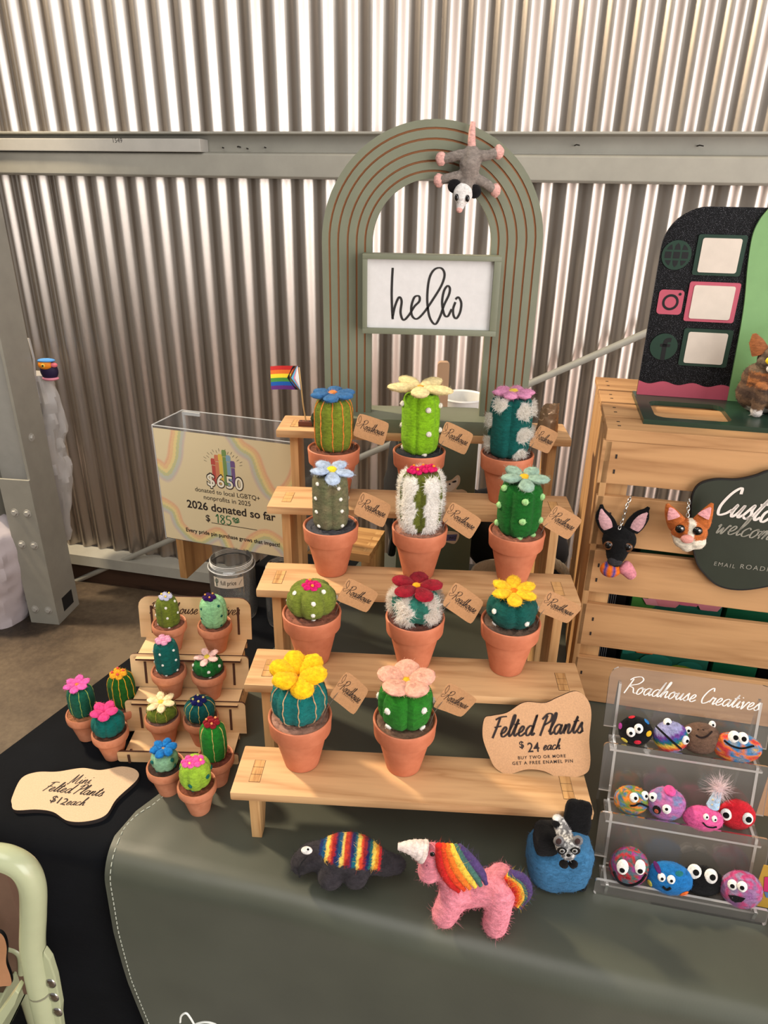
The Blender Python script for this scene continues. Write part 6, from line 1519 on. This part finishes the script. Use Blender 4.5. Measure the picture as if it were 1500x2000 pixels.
creature('red felt creature with large round glass eyes, middle tier right', 1439, 1590, 68, 62, 1, lambda d, p: lin((196, 30, 44)), [(*c4(925, 1106), 10.5, 0, 0, 6), (*c4(1070, 1134), 10.5, 0, 0, 6)], None, None)
def X(spot, stroke, sf, body, root, s):
    spot(*c4(265, 1535), 5, 3, (150, 24, 40), 'nose')
creature('tall red and magenta mottled felt creature with a wide smile, lowest tier left', 1228, 1692, 74, 88, 0, patch([(186, 32, 44), (160, 60, 130), (80, 100, 110), (190, 40, 48), (60, 100, 90), (150, 60, 110), (226, 196, 70)], 1.9, 15), [(*c4(228, 1460), 11, 0, 4, 5, 1.35), (*c4(345, 1462), 10.5, -1, 5, 5, 1.4)], ([c4(170, 1490), c4(205, 1555), c4(275, 1580), c4(345, 1555), c4(382, 1505)], .0016, K0), X)
def X(spot, stroke, sf, body, root, s):
    for x, y, c, a, b in ((460, 1462, (88, 30, 96), 14, 5), (410, 1568, (206, 196, 80), 6, 9), (642, 1640, (226, 104, 40), 9, 10), (610, 1505, (30, 110, 110), 8, 5)): spot(*c4(x, y), a, b, c)
creature('bright blue felt creature with coloured spots, lowest tier', 1305, 1724, 86, 68, 0, lambda d, p: lin((28, 112, 178)), [(*c4(490, 1530), 7.5, 1, 1, 3), (*c4(555, 1545), 7.5, 0, 1, 3)], ([c4(500, 1590), c4(525, 1610), c4(552, 1598)], .0014, K0), X)
creature('black oval felt creature with big white eyes, lowest tier', 1371, 1719, 80, 62, 0, lambda d, p: lin((12, 11, 12)), [(*c4(712, 1492), 13, 2, -1, 6), (*c4(823, 1522), 12.5, 1, 0, 6)], None, None)
def X(spot, stroke, sf, body, root, s):
    p = [c4(940, 1645), c4(985, 1648), c4(1055, 1668), c4(1030, 1692), c4(985, 1695), c4(960, 1680)]; m = MB(); pp = [sf(a, b, .0009)[0] for a, b in p]; c = sf(*c4(1000, 1672), .0012)[0]; m.add(pp+[c], [(i, (i+1) % 6, 6) for i in range(6)], 0, lin(K0)); build('mouth', m, felt(), body)
creature('mauve felt creature with an open black mouth, lowest tier right', 1444, 1748, 76, 78, 0, patch([(140, 92, 140), (150, 110, 150), (190, 70, 120), (150, 130, 158), (140, 92, 130)], 1.7, 21), [(*c4(968, 1580), 9, 0, 1, 4.2), (*c4(1034, 1592), 9, -1, 1, 4.2)], None, X)

# ---- cards at the right edge, beyond the stand
def edge_card(name, label, pts, yy, cols):
    q = AP+AM.transposed() @ Vector((0, yy, 0)); P = [AM @ (atplane(a, b, q, AN)-AP) for a, b in pts]; xs_ = [p.x for p in P]; x0_ = (P[0].x+P[3].x)/2+.007 if name == 'kraft_tag' else min(xs_); P = [Vector((x0_, 0, max(p.z for p in P))), Vector((x0_+.032, 0, max(p.z for p in P))), Vector((x0_+.032, 0, .0005)), Vector((x0_, 0, .0005))]; c = sum(P, Vector())/len(P)
    r = thing(name, label, 'card', AP+AM.transposed() @ Vector((c.x, yy, 0)), AA); off_ = Vector((c.x, yy, 0)); m = MB(); m.prism([(p.x-c.x, p.z) for p in P], 0, .0008, lambda u, v, t: Vector((u, t, v))); ob_ = build('card', m, cols[0], r, smooth=False)
    return r, ob_, c
r, o, c = edge_card('kraft_tag', 'brown kraft card standing behind the right end of the acrylic stand', [(1492, 1400), (1540, 1405), (1545, 1600), (1492, 1600)], .165, [kraft])
r, o, c = edge_card('round_card', 'gold pink and blue card at the right edge beside the acrylic stand', [(1492, 1772), (1498, 1792), (1540, 1806), (1545, 1700), (1492, 1690)], .03, [plain('mustard_card', (176, 136, 44), .6)])
m = MB(); 
def ec(a, b): q = AP+AM.transposed() @ Vector((0, .03, 0)); p = AM @ (atplane(a, b, q, AN)-AP); return Vector((p.x-c.x, -.0006, p.z))
for pts, col_ in (([(1493, 1712), (1540, 1712), (1540, 1745), (1491, 1740)], (186, 40, 96)), ([(1492, 1741), (1540, 1746), (1540, 1764), (1496, 1752)], (84, 110, 150))): m.add([ec(*p) for p in pts], [(0, 1, 2, 3)], 0, lin(col_))
build('card_print', m, vcol(), o, smooth=False)

# ================================================================== FELT ANIMALS ON THE FRONT OF THE CLOTH
def animal_root(name, label, px, py, cat='felt animal', z=0, back=0):
    P = atz(px, py, z); P.y += back; return thing(name, label, cat, P), P
# ---- pangolin / armadillo with rainbow bands
arm, aP = animal_root('felt_armadillo', 'charcoal felt armadillo with a rainbow striped back, on the front of the cloth', 672, 1752, back=.018)
AYA = aP.y
def al(x, y, d=0): return aty(540+x/2.344, 1540+y/2.344, AYA-d)-aP       # crop coordinates of the close view
CH = lin((50, 46, 50))
sx0, sx1 = al(190, 350).x, al(472, 350).x
bands = [(20, 40, 96), (24, 84, 120), (232, 196, 90), (200, 90, 50), (150, 30, 36), (40, 34, 84), (20, 74, 110), (226, 196, 96), (190, 60, 40), (140, 30, 40), (34, 40, 90), (24, 96, 110), (230, 200, 90), (206, 70, 40), (130, 30, 44), (28, 36, 84), (30, 100, 100), (236, 206, 90), (228, 140, 40), (196, 40, 44)]
belly = al(300, 385, .021).z
def acol(p):
    lean_ = p.x-(p.z-.02)*.12
    if sx0 < lean_ < sx1 and p.z > belly-.013*max(0, (lean_-sx0)/(sx1-sx0)-.55)/.45: return lin(bands[min(19, int((lean_-sx0)/(sx1-sx0)*20))])
    k = 1+.25*noise.noise(p*150); return tuple(v*k for v in CH)
m = MB(); U = [('e', al(330, 330), (.036, .024, .0195)), ('c', [al(235, 340), al(160, 345), al(115, 372)], [.017, .0155, .0125]), ('c', [al(430, 350), al(500, 375), al(550, 378)], [.0165, .0135, .0105]),
     ('c', [al(258, 410, -.004), al(248, 434, .018)], [.0120, .0142]), ('c', [al(375, 405, -.004), al(363, 430, .018)], [.0120, .0142]), ('c', [al(278, 400, .010)+Vector((0, .025, 0)), al(265, 436, .018)+Vector((0, .036, 0))], [.0125, .012]), ('c', [al(395, 395, .010)+Vector((0, .025, 0)), al(385, 428, .018)+Vector((0, .036, 0))], [.0125, .012])]
union(m, U, .0023, acol, 2, .0007, 180); zm = min(v[2] for v in m.v); m.v = [(x, y, z-zm) for x, y, z in m.v]; m.fuzz(2600, .0042, .00014, .45); m.fuzz(260, .0085, .0001, .6); ab = build('body', m, felt(), arm)
m = MB(); m.blob(al(140, 316, .0175)-Vector((0, 0, zm)), (.0062, .004, .0042), None, 14, 8, col=eyew); ey = build('eye', m, felt(), ab); m = MB(); m.blob(al(146, 312, .0228)-Vector((0, 0, zm)), (.0014, .001, .0014), None, 8, 6, col=K0 and eyeb); build('pupil', m, felt(), ey)
m = MB(); m.tube(spline([al(140, 345, .0185)-Vector((0, 0, zm)), al(115, 375, .0175)-Vector((0, 0, zm)), al(106, 410, .013)-Vector((0, 0, zm)), al(108, 435, .006)-Vector((0, 0, zm))], 6), .0011, 7, col=lin((24, 22, 26))); build('mouth_line', m, felt(), ab)
# ---- unicorn
uni, uP = animal_root('felt_unicorn', 'pink felt unicorn with rainbow mane and tail, on the front of the cloth', 925, 1815, back=.012)
UY = uP.y
def ul(x, y, d=0): return aty(540+x/2.344, 1540+y/2.344, UY-d)-uP
PK = lin((226, 138, 152))
def ucol(p): k = 1+.12*noise.noise(p*160); return tuple(v*k for v in PK)
m = MB(); U = [('c', [ul(850, 440), ul(950, 430), ul(1020, 430)], [.0185, .0175, .0200]), ('c', [ul(830, 430), ul(790, 350), ul(745, 285)], [.0180, .0150, .0130]), ('c', [ul(715, 280, .003), ul(698, 355, .006)], [.0125, .0118]),
     ('c', [ul(820, 450, .006), ul(790, 515, .012), ul(772, 550, .014)], [.0165, .0145, .0140]), ('c', [ul(1025, 450, .006), ul(1015, 540, .012), ul(1002, 598, .014)], [.0165, .0138, .0135]),
     ('c', [ul(835, 450, .006)+Vector((0, .016, 0)), ul(800, 550, .014)+Vector((0, .032, 0))], [.0155, .0135]), ('c', [ul(1035, 450, .006)+Vector((0, .016, 0)), ul(1030, 598, .014)+Vector((0, .032, 0))], [.0155, .0130])]
union(m, U, .0026, ucol, 3, .0006, 160); zm = min(v[2] for v in m.v); ZM = Vector((0, 0, zm)); m.v = [(x, y, z-zm) for x, y, z in m.v]; m.fuzz(3600, .0045, .00014, .5); m.fuzz(300, .0095, .0001, .6); ub = build('body', m, felt(), uni)
m = MB(); pts = spline([ul(680, 265, .006)-ZM, ul(620, 245, .006)-ZM, ul(556, 240, .006)-ZM], 12); nn_ = len(pts); m.tube(pts, [(.0115-.0085*i/(nn_-1))*(1+.10*abs(sin(i*.75))) for i in range(nn_)], 16, col=lin((232, 214, 206))); m.fuzz(200, .003, .00012); build('horn', m, felt(), ub)
for x, y in ((715, 275),):
    m = MB(); m.blob(ul(x, y, .0152)-ZM, (.0026, .0015, .0030), None, 12, 8); build('eye', m, gb, ub)
m = MB(); m.tube([ul(692, 325, .0172)-ZM, ul(686, 330, .0174)-ZM], .0008, 6, col=lin((150, 80, 96))); build('nostril', m, felt(), ub)
RB = [(196, 30, 28), (226, 70, 30), (236, 120, 36), (242, 200, 70), (70, 112, 100), (80, 60, 110)]
def strands(name, tops, ends, par, r, dd, n=900):
    """bundles of combed wool, one after another in rainbow order"""
    for k, c in enumerate(RB):
        f = (k+.5)/6; q = spline([Vector((T[0]+(E[0]-T[0])*f, T[1]+(E[1]-T[1])*f, 0)) for T, E in zip(tops, ends)], 5); N_ = len(q)
        m = MB(); rr = [r*(.55+.75*sin(pi*min(1, .12+i/(N_-1)*.95))) for i in range(N_)]; m.tube([ul(p.x, p.y, dd(i/(N_-1), f))-ZM for i, p in enumerate(q)], rr, 12, col=lin(c)); m.fuzz(int(n/6), .010, .00013, .25); build(name, m, felt(), par)
strands('mane', [(735, 232), (745, 330), (785, 410), (825, 450)], [(845, 240), (905, 300), (955, 360), (975, 408)], ub, .0042, lambda t, f: .0135+.004*t-.012*max(0, f-.5))
strands('tail', [(1055, 385), (1085, 430), (1080, 480), (1090, 505)], [(1075, 355), (1140, 385), (1165, 455), (1120, 525)], ub, .0036, lambda t, f: .008)
# ---- raccoon in a blue dumpster
bin_, bP = animal_root('felt_raccoon_bin', 'felt raccoon peeking out of a blue felt dumpster with open black lid', 1095, 1735, 'felt toy')
BYA = bP.y
def bl_(x, y, d=0): return aty(540+x/2.344, 1540+y/2.344, BYA-d)-bP
BLU = lin((58, 112, 152)); s_b = depth(bP)/FPX/2.344
m = MB()
def bcol(p): k = 1+.18*noise.noise(p*120); return tuple(v*k for v in BLU)
cx_ = bl_(1297, 380); wX, hZ = 150*s_b, .050
m.blob((cx_.x, .012, .0325), (wX*1.0, .027, .034), None, 34, 24, func=lambda d: (abs(d.x)**3.2+abs(d.y)**3.2+abs(d.z)**3.2)**(-1/3.2), bump=.0015, bfreq=90, col=lambda d, p: bcol(p)); m.v = [(x*(1-.10*(1-min(1, z/.05))), y, max(.0045, z)) for x, y, z in m.v]; m.fuzz(2200, .0035, .00013); bb = build('dumpster', m, felt(), bin_)
m = MB(); topz = .058; q_ = bl_(1238, 248, .010); m.blob((q_.x, -.004, q_.z), (.0128, .014, .0165), None, 24, 14, func=lambda d: (abs(d.x)**4+abs(d.y)**4+abs(d.z)**4)**(-.25), bump=.001, bfreq=160, col=BK); m.fuzz(500, .003, .00012); build('black_opening', m, felt(), bb)
lidc = bl_(1378, 135, -.030)
m = MB(); Rl = Matrix.Rotation(R_(-22), 3, 'X') @ Matrix.Rotation(R_(4), 3, 'Y'); m.blob((lidc.x, .030, lidc.z), (.0150, .0055, .0205), Rl, 26, 18, func=lambda d: (abs(d.x)**4+abs(d.y)**4+abs(d.z)**4)**(-.25), bump=.0012, bfreq=160, col=BK); m.fuzz(700, .003, .00012); build('lid', m, felt(), bb)
for x in (1235, 1385):
    q = bl_(x, 500); m = MB(); m.blob((q.x, .0 if x > 1300 else .03, .0062), (.0062, .0062, .0062), None, 14, 10, col=BK); build('wheel', m, felt(), bb)
GY_, WH_ = lin((120, 118, 118)), lin((222, 220, 216))
RH_ = .021; hc_ = bl_(1333, 265, RH_)
def rc(p):
    q = p-hc_
    if q.z < -.0045: return WH_
    k = noise.noise(p*400); return WH_ if k > .12 else GY_
m = MB(); union(m, [('e', bl_(1333, 262, RH_), (.0128, .010, .0112)), ('e', bl_(1335, 300, RH_+.009), (.0078, .0065, .0062)), ('c', [bl_(1320, 225, .012), bl_(1305, 180, .006), bl_(1295, 150, .002)], [.0095, .0078, .0060])], .0018, rc, 2); m.fuzz(900, .003, .00012); rb_ = build('raccoon', m, felt(), bb)
for x, y in ((1292, 240), (1378, 240)):
    m = MB(); m.blob(bl_(x, y, RH_+.003), (.0056, .0034, .0070), None, 14, 8, col=GY_); m.fuzz(60, .002, .0001); e_ = build('ear', m, felt(), rb_); m = MB(); m.blob(bl_(x, y+3, RH_+.0058), (.0030, .0016, .0042), None, 12, 8, col=lin((58, 40, 38))); build('inner_ear', m, felt(), e_)
for x, y, a in ((1308, 287, 25), (1366, 287, -25)):
    m = MB(); m.blob(bl_(x, y, RH_+.0095), (.0058, .0028, .0045), Matrix.Rotation(R_(a), 3, 'Y'), 14, 8, col=BK); e_ = build('eye_mask', m, felt(), rb_)
    m = MB(); m.blob(bl_(x, y, RH_+.0118), (.0029, .0014, .0029), None, 12, 8); build('eye', m, plain('silver_glass_eye', (150, 150, 150), .15, noise_amt=0), e_); m = MB(); m.blob(bl_(x, y, RH_+.0128), (.0018, .0008, .0018), None, 12, 8); build('pupil', m, gb, e_)
m = MB(); m.blob(bl_(1337, 306, RH_+.0152), (.0024, .0017, .0017), None, 10, 8, col=BK); build('nose', m, felt(), rb_)
for x in (1316, 1358):
    m = MB(); m.blob(bl_(x, 346, RH_+.006), (.0050, .0042, .0048), None, 12, 8, bump=.0008, bfreq=300, col=BK); m.fuzz(60, .002, .0001); build('paw', m, felt(), rb_)
m = MB(); m.blob(bl_(1285, 158, .004), (.0068, .0058, .0042), None, 12, 8, col=BK); build('tail_ring', m, felt(), rb_)
m = MB(); m.blob(bl_(1285, 138, .001), (.0050, .0045, .0042), None, 12, 8, col=WH_); m.fuzz(80, .003, .0001); build('tail_tip', m, felt(), rb_)

# ================================================================== SAGE CART AT THE LOWER LEFT
CY_ = -.15
cart = thing('trolley_cart', 'pale sage green metal trolley cart with a curved handle at the lower left', 'cart', (-.50, -.15, FLOOR))
cgl = cart.location
sg = plain('sage_gloss_enamel', (166, 172, 138), .22, noise_amt=.02, nscale=20)
def cp(px, py, d=0): return aty(px, py, CY_-d)-cgl
hp_ = [(-260, 1676), (-120, 1672), (-20, 1672), (22, 1680), (50, 1700), (64, 1735), (65, 1790), (64, 1850), (74, 1910), (88, 1975), (110, 2080), (165, 2400)]
m = MB(); m.tube(spline([cp(*p) for p in hp_], 8), .0121, 20); build('handle_tube', m, sg, cart)
m = MB(); m.tube([cp(79, 1931)+Vector((0, 0, 0)), cp(80, 1934)], .01235, 20); build('tube_joint', m, plain('darker_sage_ring', (120, 120, 98), .5), cart)  # thin ring around the handle tube in a darker sage
pl = [(88, 1852), (101, 1870), (112, 1905), (122, 1960), (121, 1980), (135, 2080), (200, 2400), (120, 2400), (90, 2000), (80, 1920)]
m = MB(); m.prism([(cp(*p).x, cp(*p).z) for p in pl], CY_-.004-cgl.y, CY_+.004-cgl.y, lambda u, v, t: Vector((u, t, v))); sp_ = build('side_plate', m, sg, cart, smooth=False, bevel=.0012)
bs = plain('polished_bolt', (170, 168, 166), .18, metal=1, noise_amt=.02)
o = None
for x, y in ((99, 1921), (105, 1948), (112, 1977)):
    m = MB(); m.lathe([(0, .0018), (.004, .0016), (.0066, .0009), (.0074, 0)], 18); b_ = build('bolt', m, bs, sp_); b_.matrix_basis = Matrix.Translation(cp(x, y, .004)) @ Matrix.Rotation(R_(90), 4, 'X') @ Matrix.Scale(.75, 4, (1, 0, 0))
m = MB(); m.prism([(cp(*p).x, cp(*p).z) for p in ((42, 1912), (48, 1918), (40, 1940), (-4, 2010), (-90, 2140), (-105, 2130), (-14, 1990))], CY_-.012-cgl.y, CY_+.0-cgl.y, lambda u, v, t: Vector((u, t, v))); build('brace_bar', m, sg, cart, smooth=False, bevel=.001)
# tray under the handle
tz = cp(30, 1995, -.06).z; 
m = MB(); a = cp(40, 1850, -.10); b = cp(-240, 1850, -.10)
tr_ = [(b.x, a.z-.02), (a.x-.01, a.z-.02), (a.x, a.z-.03), (a.x, a.z-.10), (b.x, a.z-.10)]
m.box(b.x, a.x, -.13, .115, a.z-.07, a.z-.065); m.box(a.x-.003, a.x, -.13, .115, a.z-.07, a.z-.02); m.box(b.x, a.x, .112, .115, a.z-.07, a.z-.02)
build('tray', m, sg, cart, smooth=False, bevel=.001)
zl = a.z-.07
for y in (-.12, .10):
    for x in (b.x+.01, a.x-.01):
        m = MB(); m.tube([(x, y, .045), (x, y, zl)], .010, 12); build('leg', m, sg, cart)
        m = MB(); m.blob((x, y, .0265), (.008, .026, .026), None, 16, 12); build('caster', m, dk, cart)
m = MB(); m.tube(spline([cp(12, 1850, -.085), cp(30, 1855, -.085), cp(41, 1868, -.085), cp(43, 1900, -.085)], 6), .0045, 10); build('tray_rim', m, sg, cart)
# cardboard carton and wooden tag in the cart
cbx = plain('brown_cardboard', (104, 78, 62), .8, noise_amt=.06, nscale=60)
q1, q0 = aty(12, 1700, CY_+.085), aty(-200, 1852, CY_+.085)
t = thing('cardboard_box', 'brown cardboard box seen inside the loop of the cart handle', 'box', ((q0.x+q1.x)/2, CY_+.095, zl+cgl.z+.005))
w = (q1.x-q0.x)/2; h = q1.z-t.location.z
m = MB(); m.box(-w, w, -.012, .012, 0, h); build('carton', m, cbx, t, bevel=.001)
ps = [(-30, 1840), (-8, 1822), (6, 1828), (13, 1850), (12, 1880), (20, 1905), (22, 1922), (10, 1926), (-30, 1920)]
SYY = CY_+.055; pw = [aty(*p, SYY) for p in ps]; zc = min(p.z for p in pw)
wt_ = board('wooden_tag', 'wavy wooden tag with a black edge in the cart tray at the left edge', [(p.x, p.z) for p in pw], lambda u, v, w_: Vector((u, SYY+w_, v)), .004, plain('tan_tag_board', (186, 132, 96), .6, noise_amt=.05), Vector((pw[3].x-.02, SYY, zc)), ble)
